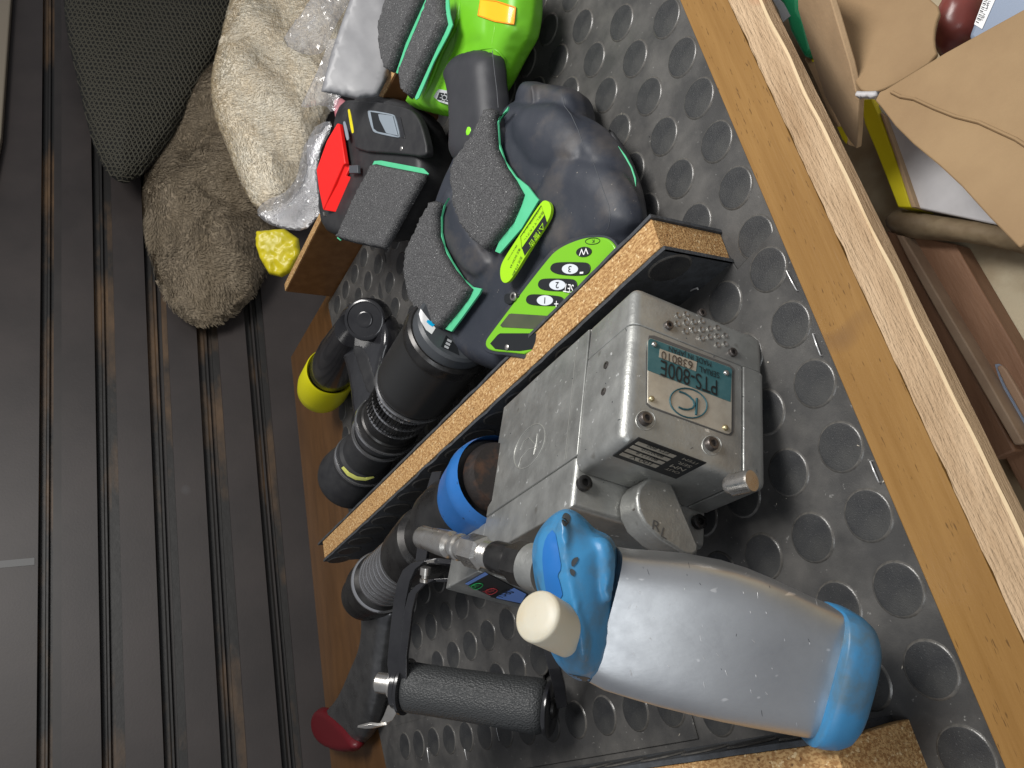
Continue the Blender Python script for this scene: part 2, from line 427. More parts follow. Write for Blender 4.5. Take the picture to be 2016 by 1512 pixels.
M['lime'] = mat('lime_plastic', (.13, .42, .015), .36, col2=(.15, .46, .02), vscale=20, bump=[(60, .03, .001)])
M['limelab'] = mat('lime_label', (.34, .66, .012), .4)
M['limepan'] = mat('lime_panel', (.18, .48, .02), .28, coat=.2)
M['mint'] = mat('mint_tape', (.08, .48, .24), .5, col2=(.10, .52, .28), vscale=60)
M['foam'] = mat('grey_foam', (.045, .045, .047), .9, col2=(.115, .115, .117), vscale=900, vdet=3, lo=.40, hi=.62, bump=[(800, .9, .0018)], spk=[(850, .665, (.60, .60, .59))])
M['orange'] = mat('orange_label', (.90, .45, .01), .35, coat=.3)
M['white'] = mat('white_print', (.80, .80, .80), .4)
M['greyp'] = mat('grey_plastic', (.24, .28, .32), .4, bump=[(400, .2, .0004)])
M['greydk'] = mat('dark_grey_plastic', (.07, .075, .085), .45)
M['red'] = mat('red_plastic', (.86, .015, .012), .38)
M['redcap'] = mat('red_rubber', (.11, .006, .010), .4)
M['yellow'] = mat('yellow_rubber', (.62, .58, .005), .42, bump=[(50, .1, .002)])
M['yellowb'] = mat('yellow_foil', (.50, .43, .01), .35, col2=(.6, .5, .01), vscale=30, bump=[(14, .5, .01)])
M['nylon'] = mat('white_nylon', (.50, .47, .38), .42, sss=.2, col2=(.50, .43, .30), vscale=35, lo=.4, hi=.75, bump=[(80, .15, .001)])
M['lcd'] = mat('lcd_glass', (.03, .05, .03), .12, coat=.5, col2=(.08, .09, .05), vscale=12)
M['cyan'] = mat('cyan_print', (.0, .42, .75), .4)
M['bluelab'] = mat('blue_label', (.16, .30, .72), .35)
M['greenled'] = mat('green_outline', (.03, .45, .12), .4); M['redled'] = mat('red_outline', (.55, .05, .06), .4)
M['card'] = mat('cardboard', (.255, .165, .085), .85, col2=(.31, .207, .108), vscale=14, vdet=7, bump=[(500, .25, .0006, (1, 1, 1)), (16, .25, .004)])
M['carddk'] = mat('cardboard_side', (.38, .26, .15), .85, col2=(.45, .31, .18), vscale=30, bump=[(400, .3, .0008)])
M['green'] = mat('green_case', (.01, .25, .10), .5)
M['gray'] = mat('grey_label', (.42, .44, .45), .5)
M['paper'] = mat('grey_paper', (.48, .47, .48), .6, col2=(.58, .57, .58), vscale=30)
M['yelcard'] = mat('yellow_card', (.70, .60, .01), .55)
M['maroon'] = mat('maroon_plastic', (.12, .03, .025), .3, col2=(.20, .05, .04), vscale=20)
M['bluegrey'] = mat('bluegrey_plastic', (.22, .27, .36), .4)
M['oldwood'] = mat('old_brown_wood', (.17, .085, .045), .6, col2=(.26, .14, .08), vscale=12, vdet=8, stretch=(5, 1, 5), lo=.3, hi=.7, bump=[(80, .3, .001, (8, 1, 8))])
M['palewood'] = mat('pale_plywood', (.42, .36, .25), .75, col2=(.26, .19, .11), vscale=9, vdet=8, lo=.48, hi=.66, bump=[(200, .3, .001)])
M['floor'] = mat('van_floor', (.024, .0195, .0185), .5, col2=(.036, .029, .027), vscale=7, vdet=8, spk=[(14, .72, (.05, .045, .045))], bump=[(300, .15, .0006)])
M['groove'] = mat('floor_groove', (.014, .013, .012), .5, col2=(.13, .075, .035), vscale=9, vdet=10, stretch=(2, .5, 1), lo=.50, hi=.72, bump=[(80, .4, .001)])
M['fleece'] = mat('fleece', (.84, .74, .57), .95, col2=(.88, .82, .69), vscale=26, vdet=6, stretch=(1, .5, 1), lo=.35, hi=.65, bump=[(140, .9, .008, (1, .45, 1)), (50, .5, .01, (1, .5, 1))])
M['fleece_shade'] = mat('shaded_fleece', (.19, .15, .10), .95, col2=(.27, .22, .155), vscale=26, vdet=6, stretch=(1, .5, 1), bump=[(120, .9, .008, (1, .45, 1)), (40, .5, .01)])  # same fleece darkened, standing in for the shade on one fold
M['meshbase'] = mat('mesh_base', (.006, .006, .005), .9)
M['meshcloth'] = mat('mesh_cloth', (.045, .042, .030), .8)
M['rust'] = mat('rusty_bore', (.022, .018, .017), .6, metal=.3, col2=(.07, .036, .022), vscale=60, lo=.5, hi=.7, bump=[(200, .5, .001)])
M['limepip'] = mat('lime_pin', (.25, .75, .03), .4)
M['graphite'] = mat('graphite_metal', (.11, .11, .112), .30, metal=.75, col2=(.16, .16, .16), vscale=50, rv=(60, .24, .4))
M['ringst'] = mat('bright_ring', (.55, .55, .56), .2, metal=.9)
M['darkboard'] = mat('shaded_board', (.085, .040, .014), .3, col2=(.13, .062, .022), vscale=10, vdet=7, stretch=(6, 1, 6), lo=.3, hi=.7)  # brown plywood darkened for the shade on the base board
def film_mat():
    m = bpy.data.materials.new('clear_film'); m.use_nodes = True; nt = m.node_tree; N = nt.nodes; L_ = nt.links
    N.remove(N['Principled BSDF']); out = N['Material Output']
    tr = N.new('ShaderNodeBsdfTransparent'); tr.inputs[0].default_value = (.93, .93, .94, 1)
    gl = N.new('ShaderNodeBsdfGlossy'); gl.inputs['Roughness'].default_value = .12; gl.inputs[0].default_value = (1, 1, 1, 1)
    df = N.new('ShaderNodeBsdfDiffuse'); df.inputs[0].default_value = (.75, .75, .78, 1)
    lw = N.new('ShaderNodeLayerWeight'); lw.inputs[0].default_value = .16
    mx = N.new('ShaderNodeMixShader'); m2 = N.new('ShaderNodeMixShader'); m2.inputs[0].default_value = .10
    L_.new(tr.outputs[0], m2.inputs[1]); L_.new(df.outputs[0], m2.inputs[2])
    L_.new(lw.outputs['Facing'], mx.inputs[0]); L_.new(m2.outputs[0], mx.inputs[1]); L_.new(gl.outputs[0], mx.inputs[2])
    L_.new(mx.outputs[0], out.inputs[0]); return m
M['film'] = film_mat()
UP = V3(0, 0, 1); EX = V3(1, 0, 0); EY = V3(0, 1, 0); ORI = V3(0, 0, 0); AX = (EX, EY, UP)
FZ = -.10
_ph = math.radians(78)                                       # the ribbed van floor rises steeply behind the tilted tray
FN = V3(math.sin(_ph), 0, math.cos(_ph)); FU = V3(-math.cos(_ph), 0, math.sin(_ph)); FO = V3(-1.245, 0, -.06); FP = (FO, FN)
# ------------------------------------------------------------------ the setting: van floor
gl = {0: [(-90, -60), (80, 71), (92, 86), (104, 101), (121, 121)], 1: [(121, 121), (183, 200), (197, 212), (210, 228), (222, 248)],
      2: [(222, 248), (283, 323), (298, 338), (312, 352), (323, 371)], 3: [(323, 371), (378, 436), (392, 450), (405, 466), (418, 488)],
      4: [(418, 488), (470, 555), (482, 568), (494, 582), (507, 597)]}
def fl(xa, xb, y, z):
    A, B = hit((xa, 500), FP), hit((xb, 1512), FP); d = B-A
    t = (y-A[1])/d[1]; return A+d*t
bm = bmesh.new(); prev = None; ys = np.linspace(1.9, -.5, 40); cols = []
prof = []
for k in range(5):
    g = gl[k]
    if k == 0: prof.append((g[0], 0, 0))
    prof += [(g[1], 0, 0), ((g[1][0]+1, g[1][1]+1), -.011, 1), ((g[2][0]-2, g[2][1]-2), -.011, 1), ((g[2][0]+1, g[2][1]+2), -.005, 1), ((g[2][0]+5, g[2][1]+6), -.005, 1), ((g[2][0]+6, g[2][1]+8), -.011, 1), (g[3], -.011, 1),
             ((g[3][0]+1, g[3][1]+1), -.005, 1), ((g[4][0]-1, g[4][1]-1), -.005, 0), (g[4], 0, 0)]
prof.append(((1000, 1150), 0, 0))
for (xa, xb), dz, mi in prof:
    cols.append([bm.verts.new(fl(xa, xb, y, FZ)+FN*dz) for y in ys])
for i, (A, B) in enumerate(zip(cols, cols[1:])):
    mi = 1 if (prof[i][2] and prof[i+1][2]) or (prof[i][2] != prof[i+1][2]) else 0
    if i % 9 == 8: mi = 2
    for j in range(len(ys)-1):
        f = bm.faces.new((A[j], B[j], B[j+1], A[j+1])); f.material_index = mi
fo = bm_obj('van_floor', bm, [M['floor'], M['groove'], mat('groove_step', (.019, .016, .015), .5, col2=(.028, .024, .022), vscale=12)], None, True, 25); fo['kind'] = 'structure'
wl = prism('van_side_trim', [hit(q, FP, .02) for q in [(-160, 420), (-30, 420), (2, 270), (22, -10), (40, -260), (-200, -260)]], FN, .015, mat('pale_trim', (.20, .17, .13), .6), None, .003); wl['kind'] = 'structure'
js = prism('floor_joint', [hit(q, FP, .0006) for q in [(-20, 1106), (68, 1098), (68, 1112), (-20, 1120)]], FN, .0012, mat('joint_strip', (.09, .09, .09), .5), fo)
# far ground under the things on the right
go = raw_obj('plywood_floor', [(-.30, -.6, -.165), (1.2, -.6, -.165), (1.2, 1.9, -.165), (-.30, 1.9, -.165)], [(0, 1, 2, 3)], M['palewood'], None, False); go['kind'] = 'structure'

# ------------------------------------------------------------------ tool tray
tray = thing('tool_tray', 'wooden tray lined with black studded rubber mat and split by a chipboard divider', 'tray', (-.7, .2, -.02))
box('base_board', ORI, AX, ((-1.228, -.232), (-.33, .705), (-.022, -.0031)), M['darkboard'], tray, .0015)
YT = .684
box('end_wall', ORI, AX, ((-.992, -.20), (YT, YT+.0135), (-.0029, .072)), M['brownwood'], tray, .001)
et = box('edge_strip', ORI, AX, ((-.991, -.20), (YT+.0005, YT+.013), (.0722, .0732)), M['chip'], tray)
# long rail on the near side: varnished top, rough sawn edge with a step
def section(name, pts, y0, y1, mats, midx, parent, nseg=60, jit=None):
    ysx = np.linspace(y0, y1, nseg); n = len(pts); vs = []; fs = []; mi = []
    for y in ysx:
        for k, (x, z) in enumerate(pts):
            j = jit(k, y) if jit else (0, 0)
            vs.append((x+j[0], y, z+j[1]))
    for s in range(nseg-1):
        for k in range(n):
            k2 = (k+1) % n; fs.append((s*n+k, s*n+k2, (s+1)*n+k2, (s+1)*n+k)); mi.append(midx[k])
    fs.append(tuple(range(n))); fs.append(tuple((nseg-1)*n+k for k in reversed(range(n)))); mi += [midx[0]]*2
    me = bpy.data.meshes.new(name); me.from_pydata(vs, [], fs); me.polygons.foreach_set('material_index', mi)
    bm = bmesh.new(); bm.from_mesh(me); bmesh.ops.recalc_face_normals(bm, faces=bm.faces); bm.to_mesh(me); bm.free()
    o = link(name, me, mats, parent, True); me.set_sharp_from_angle(angle=math.radians(25)); return o
from mathutils import noise as NO
nf = lambda a, b=0., c=0.: NO.noise(Vector((a, b, c)))
section('rail_top', [(-.231, -.003), (-.231, .0165), (-.2298, .018), (-.1985, .018), (-.1985, -.03)], -.35, .80, [M['ochre']], [0]*5, tray, 40)
def jr(k, y):
    if k == 0: return (nf(y*60, 2)*.0012, nf(y*150, 5)*.0006)
    if k in (1, 2): return (nf(y*25, k)*.0012, nf(y*40, k*3)*.0012)
    if k in (3, 4): return (nf(y*30, 9)*.001, nf(y*25, k)*.001)
    return (0, 0)
section('sawn_edge', [(-.1983, .0172), (-.1935, .0115), (-.189, .0075), (-.1862, .0045), (-.1846, .0040), (-.1850, -.0085), (-.1984, -.0300)], -.35, .80, [M['rough'], mat('split_edge', (.60, .46, .28), .7, bump=[(300, .5, .001)])], [0, 0, 0, 1, 0, 0, 0], tray, 320, jr)

# studded rubber: sheet + raised discs.  Lattice pitch is .0398 x .0411 m as measured on the real mat.
def disc_mesh(r=.0142, hgt=.0011, n=28):
    bm = bmesh.new(); rr = [(r+.0010, .00005), (r+.0006, .0004), (r+.0002, .0008), (r-.0004, .0010), (r-.0010, .00108), (r-.0016, .0011), (r*.5, .0011)]
    R_ = [[bm.verts.new((q*math.cos(2*math.pi*i/n), q*math.sin(2*math.pi*i/n), z)) for i in range(n)] for q, z in rr]
    c = bm.verts.new((0, 0, .0011))
    for k, (A, B) in enumerate(zip(R_, R_[1:])):
        for i in range(n):
            j = (i+1) % n; f = bm.faces.new((A[i], A[j], B[j], B[i])); f.material_index = 1 if k < 3 else 0
    for i in range(n):
        f = bm.faces.new((R_[-1][i], R_[-1][(i+1) % n], c)); f.material_index = 0
    me = bpy.data.meshes.new('stud'); bmesh.ops.recalc_face_normals(bm, faces=bm.faces); bm.to_mesh(me); bm.free()
    me.materials.append(M['disc']); me.materials.append(M['dust'])
    me.polygons.foreach_set('use_smooth', [True]*len(me.polygons)); return me
STUD = disc_mesh()
def inside(p, poly):
    c = False
    for a, b in zip(poly, poly[1:]+poly[:1]):
        if (a[1] > p[1]) != (b[1] > p[1]) and p[0] < (b[0]-a[0])*(p[1]-a[1])/(b[1]-a[1])+a[0]: c = not c
    return c
nstud = 0
def sheet(name, poly, O_, U, Vv, th, lat, parent, keep=lambda p: True, ch=0, marg=.009, stud=None):
    """rubber sheet: 2-D polygon in the frame (O_,U,Vv); top surface is at O_; lat=(x0,y0,px,py,angle)"""
    global nstud
    n = np.cross(U, Vv)
    o = prism(name, [O_+U*x+Vv*y for x, y in poly], n, th, M['rubber'], parent, .0006, 2)
    x0, y0, px_, py_, an = lat; ca, sa = math.cos(an), math.sin(an)
    Rm = Matrix([[*(U*ca+Vv*sa), ], [*(Vv*ca-U*sa)], [*n]]).transposed().to_4x4()
    for i in range(-40, 41):
        for j in range(-40, 41):
            a, b = i*px_, j*py_; x, y = x0+a*ca-b*sa, y0+a*sa+b*ca
            if not inside((x, y), poly): continue
            dd = min(abs((x-q[0])*(r_[1]-q[1])-(y-q[1])*(r_[0]-q[0]))/math.hypot(r_[0]-q[0], r_[1]-q[1])
                     if 0 < ((x-q[0])*(r_[0]-q[0])+(y-q[1])*(r_[1]-q[1])) < (r_[0]-q[0])**2+(r_[1]-q[1])**2 else 9 for q, r_ in zip(poly, poly[1:]+poly[:1]))
            if dd < marg: continue
            p = O_+U*x+Vv*y
            if not keep(p): continue
            s = bpy.data.objects.new('stud', stud or STUD); sc.collection.objects.link(s)
            s.matrix_world = Matrix.Translation(Vector(p))@Rm; s.parent = o; nstud += 1
    return o
def vis(p):
    q = RM.T@(p-OC); x, y = q[:2]/q[2]*FOC+V3(CX, CY)
    return -20 < x < 2040 and -20 < y < 1532
PX, PY = .0398, .0411
leftc1 = [(Pz(*q)[0], Pz(*q)[1]) for q in [(648, 606), (655, 640), (664, 690), (670, 760), (677, 850), (684, 930), (690, 1010)]]
polyA = [(-.2790, .2512), (-.2315, .2588), (-.2315, .682)]+[(Pz(642, 600)[0]+.01, .682)]+leftc1+[(leftc1[-1][0], .2825), (-.2850, .2825)]
sheet('rubber_mat', polyA, ORI, EX, EY, .003, (-.2572, .4676, PX, PY, 0), tray, lambda p: vis(p) and not (p[0] < -.79 and p[1] > .40) and not (-.36 < p[0] < -.27 and p[1] < .3), marg=.002)
leftc2 = [(Pz(*q)[0], Pz(*q)[1]) for q in [(700, 1120), (722, 1240), (735, 1330), (745, 1430), (762, 1512), (775, 1600)]]
polyB = [(-.2315, -.33), (-.2315, .2585), (-.2786, .2509), (-.2848, .2823), (-.97, .2823)]+leftc2+[(leftc2[-1][0], -.33)]
sheet('rubber_mat', polyB, ORI+UP*.0012, EX, EY, .003, (-.2568, .1950, PX, PY, 0), tray, lambda p: vis(p) and not (-.985 < p[0] < -.285 and p[1] < -.02) and not (-.985 < p[0] < -.425 and p[1] < .055) and not (p[0] < -.42 and p[1] > .03), marg=.004)
# left end piece with its own lattice, and the loose pieces lying over it
polyC = [(-.79, .395), (-.772, .681), (-1.005, .681), (-1.03, .60), (-1.05, .40)]
polyC = [(-.785, .40), (-.785, .681)]+[(leftc1[0][0]+.004, .680)]+[(x, y) for x, y in leftc1 if y > .40]+[(leftc1[-1][0], .40)]
sheet('rubber_mat', polyC, ORI+UP*.0012, EX, EY, .0011, (-.8885, .6575, PX, PY, math.radians(2)), tray, vis, marg=.004)
P2 = lambda px, py, z: (Pz(px, py, z)[0], Pz(px, py, z)[1])
zD = .0045
polyD = [P2(747, 552, zD), P2(757, 600, zD), P2(768, 660, zD), P2(774, 700, zD), P2(830, 700, zD), P2(930, 560, zD), P2(905, 420, zD), P2(835, 370, zD), P2(780, 460, zD)]
sheet('rubber_offcut', polyD, ORI+UP*zD, EX, EY, .0028, (*P2(790, 519, zD), PX, PY, math.radians(4)), tray, vis, marg=.004)
zE = .006
polyE = [P2(748, 1235, zE), P2(756, 1306, zE), P2(800, 1318, zE), P2(900, 1330, zE), P2(1068, 1352, zE), P2(1071, 1170, zE), P2(900, 1120, zE), P2(800, 1150, zE)]
sheet('rubber_offcut', polyE, ORI+UP*zE, EX, EY, .0028, (*P2(961, 1250, zE), PX, PY, math.radians(3)), tray, vis, marg=.002)
polyF = [(P2(1110, 1400, 0)[0], .03)] + [(-.90, .03), (-.92, -.022), (-.60, -.022), (-.53, -.022)]
sheet('rubber_mat', [(-.96, -.024), (-.44, -.024), (-.44, .036), (-.96, .046)], ORI+UP*.0024, EX, EY, .0011, (*P2(889, 1454, 0), PX*1.0, PY, math.radians(-2.5)), tray, vis, marg=.004)
# chipboard divider with rubber on both faces
HD = .064
dv = box('divider', ORI, AX, ((-.968, -.2812), (.2602, .2824), (.0002, HD)), M['chip'], tray, .0006)
def ragged(name, x0, x1, Y, z0, z1, th, parent, n=60, amp=.0012, seed=0):
    """thin rubber facing with a knife-cut wavy upper edge"""
    bm = bmesh.new(); T = []; Bm = []
    for i in range(n+1):
        x = lerp(x0, x1, i/n); z = z1+nf(x*45, seed)*amp+nf(x*160, seed+4)*amp*.4
        T.append((bm.verts.new((x, Y, z)), bm.verts.new((x, Y+th, z)))); Bm.append((bm.verts.new((x, Y, z0)), bm.verts.new((x, Y+th, z0))))
    for i in range(n):
        bm.faces.new((T[i][0], T[i+1][0], T[i+1][1], T[i][1])); bm.faces.new((Bm[i][0], Bm[i+1][0], T[i+1][0], T[i][0]))
        bm.faces.new((T[i][1], T[i+1][1], Bm[i+1][1], Bm[i][1])); bm.faces.new((Bm[i][0], Bm[i][1], Bm[i+1][1], Bm[i+1][0]))
    for e in (0, n): bm.faces.new((T[e][0], T[e][1], Bm[e][1], Bm[e][0]))
    return bm_obj(name, bm, M['cutrub'], parent, True, 40)
def wall_studs(parent, Y, nrm, x0, x1, zs, xo):
    U = unit(np.cross(V3(0, 0, 1), nrm)); Vv = np.cross(nrm, U)
    Rm = Matrix([[*U], [*Vv], [*nrm]]).transposed().to_4x4()
    for r_, z in enumerate(zs):
        x = xo
        while x < x1:
            if x > x0:
                s = bpy.data.objects.new('stud', STUD); sc.collection.objects.link(s)
                s.matrix_world = Matrix.Translation(Vector((x, Y, z)))@Rm; s.parent = parent
            x += PX
f1 = ragged('divider_facing', -.975, -.2792, .2574, .0004, HD-.001, .0027, tray, amp=.0022, seed=3); wall_studs(f1, .2573, V3(0, -1, 0), -.97, -.40, (.0445,), -.9685)
wall_studs(f1, .2573, V3(0, -1, 0), -.97, -.28, (.0445,), -.296)
f2 = ragged('divider_facing', -.985, -.2795, .2825, .0004, HD+.0012, .0024, tray, seed=9)
box('end_facing', ORI, AX, ((-.2811, -.2795), (.2574, .2600), (.0004, HD-.002)), M['cutrub'], tray)
# chipboard end wall at the bottom of the picture
Yb = Pz(1778, 1404)[1]
box('low_wall', ORI, AX, ((-1.05, -.2800), (-.20, Yb-.0030), (.0004, HD)), M['chip'], tray, .0006)
f3 = ragged('wall_facing', -1.05, -.2890, Yb-.0028, .0004, HD+.001, .0028, tray, 110, .0022, 17); wall_studs(f3, Yb+.0002, V3(0, 1, 0), -1.0, -.30, (.0430,), -.9885)
# staples holding the mat down
def staple(a, b, z=.0012):
    A, B = Pz(*a, z), Pz(*b, z)
    tube('staple', [A-UP*.002, A, lerp(A, B, .5)+UP*.0002, B, B-UP*.002], .00045, M['steelw'], tray, 6)
M['steelw'] = mat('bright_staple', (.85, .85, .85), .3, metal=.6)
for a, b in [((1548, 533), (1568, 571)), ((1600, 657), (1615, 699)), ((1713, 908), (1730, 949)), ((841, 1472), (845, 1502)), ((913, 1465), (919, 1496)), ((977, 1430), (983, 1458))]:
    staple(a, b, .0030)
tube('staple', [Pz(1334, 589, .002), Pz(1350, 577, .005), Pz(1366, 569, .008), Pz(1373, 567, .010), Pz(1374, 570, .009)], .0006, M['steelw'], tray, 6)

# crumbs and grit lying on the mat
gb_ = bmesh.new(); gr_ = random.Random(5)
for _ in range(150):
    q = Pz(gr_.uniform(640, 1990), gr_.uniform(0, 1510), .0006)
    if not (-1.1 < q[0] < -.24 and -.02 < q[1] < .67): continue
    q[2] = .0018; r_ = gr_.choice([.0003, .0004, .0005, .0008])
    vs_ = [gb_.verts.new(q+V3(gr_.uniform(-1, 1), gr_.uniform(-1, 1), gr_.uniform(-.3, 1))*r_*1.6) for _k in range(4)]
    for f_ in ((0, 1, 2), (0, 1, 3), (1, 2, 3), (0, 2, 3)): gb_.faces.new([vs_[k] for k in f_])
bm_obj('grit', gb_, mat('pale_grit', (.55, .50, .42), .8), tray, False)['kind'] = 'stuff'
# ------------------------------------------------------------------ silver torque tool
def frame(v1, v3):
    a = unit(V3(*v1, FOC)); b = unit(V3(*v3, FOC)); k = (a@b)/2
    a2 = unit(a-k*b); b2 = b-k*a; b2 = unit(b2-(b2@a2)*a2); return RM@a2, RM@np.cross(a2, b2), RM@b2
e1, e2, e3 = frame((-758, 724), (437, -2656)); TP = Pz(1493, 674, .004); TA = (e1, e2, e3)
def TW(a, b, c): return TP+e1*a+e2*b+e3*c
def tpl(ax, val):       # plane local[ax]=val, facing the camera
    n = TA[ax]; p = TP+n*val
    return (p, n if n@(OC-p) > 0 else -n)
F1, TT, SS, F2 = tpl(0, 0.0), tpl(1, -.093), tpl(2, -.101), tpl(0, .052)
st = thing('torque_tool', 'heavy silver cast-metal torque tool with blue-capped oval handle and teal nameplate', 'power tool', TW(.1, 0, -.05))
def sbox(name, rg, mt, parent, wide, wb=.007, nb=.0007, seg=4):
    """box in the tool frame; edges for which wide(mid) is true get the big radius"""
    bm = bmesh.new(); vs = {}
    for i in (0, 1):
        for j in (0, 1):
            for k in (0, 1): vs[i, j, k] = bm.verts.new((rg[0][i], rg[1][j], rg[2][k]))
    for f in (((0,0,0),(0,0,1),(0,1,1),(0,1,0)), ((1,0,0),(1,1,0),(1,1,1),(1,0,1)), ((0,0,0),(1,0,0),(1,0,1),(0,0,1)),
              ((0,1,0),(0,1,1),(1,1,1),(1,1,0)), ((0,0,0),(0,1,0),(1,1,0),(1,0,0)), ((0,0,1),(1,0,1),(1,1,1),(0,1,1))):
        bm.faces.new([vs[q] for q in f])
    bmesh.ops.recalc_face_normals(bm, faces=bm.faces)
    wd_, nr = [], []
    for e in bm.edges:
        q = (e.verts[0].co+e.verts[1].co)/2; (wd_ if wide(q) else nr).append(e)
    if wd_: bmesh.ops.bevel(bm, geom=wd_, offset=wb, segments=seg, profile=.5, affect='EDGES')
    for v in bm.verts: v.co = Vector(TW(*v.co))
    o = bm_obj(name, bm, mt, parent, True, 50); bevel(o, nb, 2, 40); return o
cS = -.0225      # seam on the motor housing
lo_ = lambda v, t: abs(v-t) < 1e-5
sbox('motor_housing', ((0, .0535), (-.093, -.0128), (-.101, cS-.0003)), M['alu'], st, lambda q: (lo_(q.x, 0) and (lo_(q.y, -.093) or lo_(q.z, -.101))) or (lo_(q.y, -.093) and lo_(q.z, -.101)))
sbox('vent_cover', ((0, .0535), (-.093, .0045), (cS, .0055)), M['alu'], st, lambda q: (lo_(q.x, 0) and (lo_(q.y, -.093) or lo_(q.z, .0055) or lo_(q.y, .0045))) or (lo_(q.y, -.093) and lo_(q.z, .0055)) or (lo_(q.y, .0045) and lo_(q.z, .0055)), .006)
sbox('side_cover', ((-.0006, .0535), (-.0122, .0048), (-.1015, cS-.0003)), M['alu'], st, lambda q: (lo_(q.x, -.0006) and (lo_(q.y, .0048) or lo_(q.z, -.1015))) or (lo_(q.y, .0048) and lo_(q.z, -.1015)), .005)
sbox('gear_case', ((.0542, .1975), (-.0925, .0014), (-.1240, .0035)), M['alu'], st, lambda q: lo_(q.y, -.0925) and lo_(q.x, .0542) or (lo_(q.x, .0542) and lo_(q.z, -.1240)), .004)
sbox('nose_arm', ((.1978, .268), (-.0922, -.028), (-.1335, -.0955)), M['alu'], st, lambda q: lo_(q.x, .268) and lo_(q.y, -.0922), .003)
tpx = lambda pts: pts
# raised cover plate with the K emblem
TTp = tpl(1, -.0925)
slab('cover_plate', [TW_ for TW_ in [(1136, 895), (1097, 922), (957, 1017), (992, 802), (1078, 722), (1160, 648)]], TTp, .0014, .0016, M['alu'], st, .0005, 2)
M['etch'] = mat('etched_line', (.50, .50, .47), .45, metal=.6); M['etchdk'] = mat('seam_line', (.09, .085, .08), .7)
def outline(name, pts, pl, off, rpx, mt, parent, closed=True, ch=2):
    if ch: pts = chaikin(pts, ch) if closed else pts
    W_ = [hit(q, pl, off) for q in pts]; r = rpx/FOC*dep(W_[0]); return tube(name, W_, r, mt, parent, 6, closed)
ell = lambda cx, cy, a, b, rot, n=28: [(cx+a*math.cos(t)*math.cos(rot)-b*math.sin(t)*math.sin(rot), cy+a*math.cos(t)*math.sin(rot)+b*math.sin(t)*math.cos(rot)) for t in np.linspace(0, 2*math.pi, n, endpoint=False)]
outline('emblem', ell(1042.5, 878.5, 48, 24, math.radians(-63)), TTp, .0016, .9, M['etch'], st, True, 0)
outline('emblem', zt(500, 500, 2.88, [(1500, 1205), (1515, 1155), (1560, 1105), (1607, 1095)]), TTp, .0016, .9, M['etch'], st, False)
outline('emblem', zt(500, 500, 2.88, [(1607, 1020), (1597, 1100), (1585, 1140), (1596, 1080)]), TTp, .0016, .8, M['etch'], st, False)
outline('emblem', zt(500, 500, 2.88, [(1590, 1075), (1560, 1040), (1530, 1060), (1510, 1110)]), TTp, .0016, .8, M['etch'], st, False)
outline('seam', [(1160, 650), (1137, 889)], TTp, .0002, .8, M['etchdk'], st, False)
outline('seam', [(1136, 672), (1112, 905)], TTp, .0017, .5, M['etch'], st, False)
# nameplate
Z1 = lambda pts: zt(1000, 500, 2.88, pts)
slab('nameplate_recess', Z1([(800, 462), (830, 462), (1260, 628), (1284, 650), (1281, 1010), (1268, 1028), (1240, 1026), (810, 872), (785, 850), (784, 560)]), F1, .0004, .001, M['etchdk'], st, 0)
npl = slab('nameplate', Z1([(808, 476), (1258, 640), (1272, 656), (1268, 1008), (1255, 1020), (1238, 1018), (818, 864), (792, 842), (795, 490)]), F1, .0010, .0009, M['plate'], st, .0002, 2)
flat('teal_field', Z1([(808, 478), (1258, 642), (1271, 656), (1262, 838), (793, 658), (796, 490)]), F1, .0013, M['teal'], npl)
flat('serial_strip', Z1([(862, 537), (1072, 612), (1066, 665), (857, 585)]), F1, .0016, M['plate'], npl)
text('lettering', 'MADE IN JAPAN', F1, *Z1([(1153, 612), (913, 522)]), .0017, M['ink'], npl, hscale=1.25)
text('lettering', 'SERIAL', F1, *Z1([(1199, 674), (1084, 634)]), .0017, M['ink'], npl, hscale=1.15)
text('lettering', 'PTS-800E', F1, *Z1([(1187, 718), (868, 600)]), .0017, M['ink'], npl, hscale=1.45)
text('lettering', '638010', F1, *Z1([(1048, 612), (872, 548)]), .0020, M['steeldk'], npl, hscale=1.1)
_zk = lambda pts: Z1([((x/3.65-16)*2.88, (y/3.65+51)*2.88) for x, y in pts])
outline('emblem', _zk(ell(1356, 885, 137, 102, math.radians(20))), F1, .0013, 1.5, M['tealink'], npl, True, 0)
outline('emblem', _zk([(1417, 852), (1411, 970)]), F1, .0013, 2.6, M['tealink'], npl, False)
outline('emblem', _zk([(1400, 900), (1392, 868), (1365, 838), (1330, 815), (1290, 802)]), F1, .0013, 2.0, M['tealink'], npl, False)
outline('emblem', _zk([(1400, 900), (1385, 922), (1350, 932), (1315, 928), (1285, 914)]), F1, .0013, 2.0, M['tealink'], npl, False)
for (x, y), mt in zip(Z1([(828, 514), (1236, 676), (1232, 986), (813, 822)]), ('steel', 'steel', 'brass', 'brass')):
    screw(x, y, F1, .0013, 6, M[mt], npl, False, .0018, 'rivet')
for x, y in Z1([(912, 405), (1275, 558)]): screw(x, y, F1, .0008, 9.5, M['steeldk'], st, True, .0014)
screw(*Z1([(1102, 335)])[0], F1, -.0015, 9, M['steeldk'], st, True, .0012)
for x, y in Z1([(775, 938), (1150, 1080)]):
    c = screw(x, y, F1, .0006, 14, M['steeldk'], st, True, .003)
    outline('screw_pocket', ell(x+1.5, y+2, 19, 19, 0, 20), F1, -.0002, 1.6, M['etch'], st, True, 0)
vh = Z1([(966, 347), (1011, 341), (962, 394), (1009, 388), (1055, 384), (1100, 379), (1007, 438), (1054, 432), (1099, 428), (1144, 424), (1188, 418), (1098, 477), (1143, 471), (1188, 466), (1233, 462), (1189, 516), (1233, 510)])
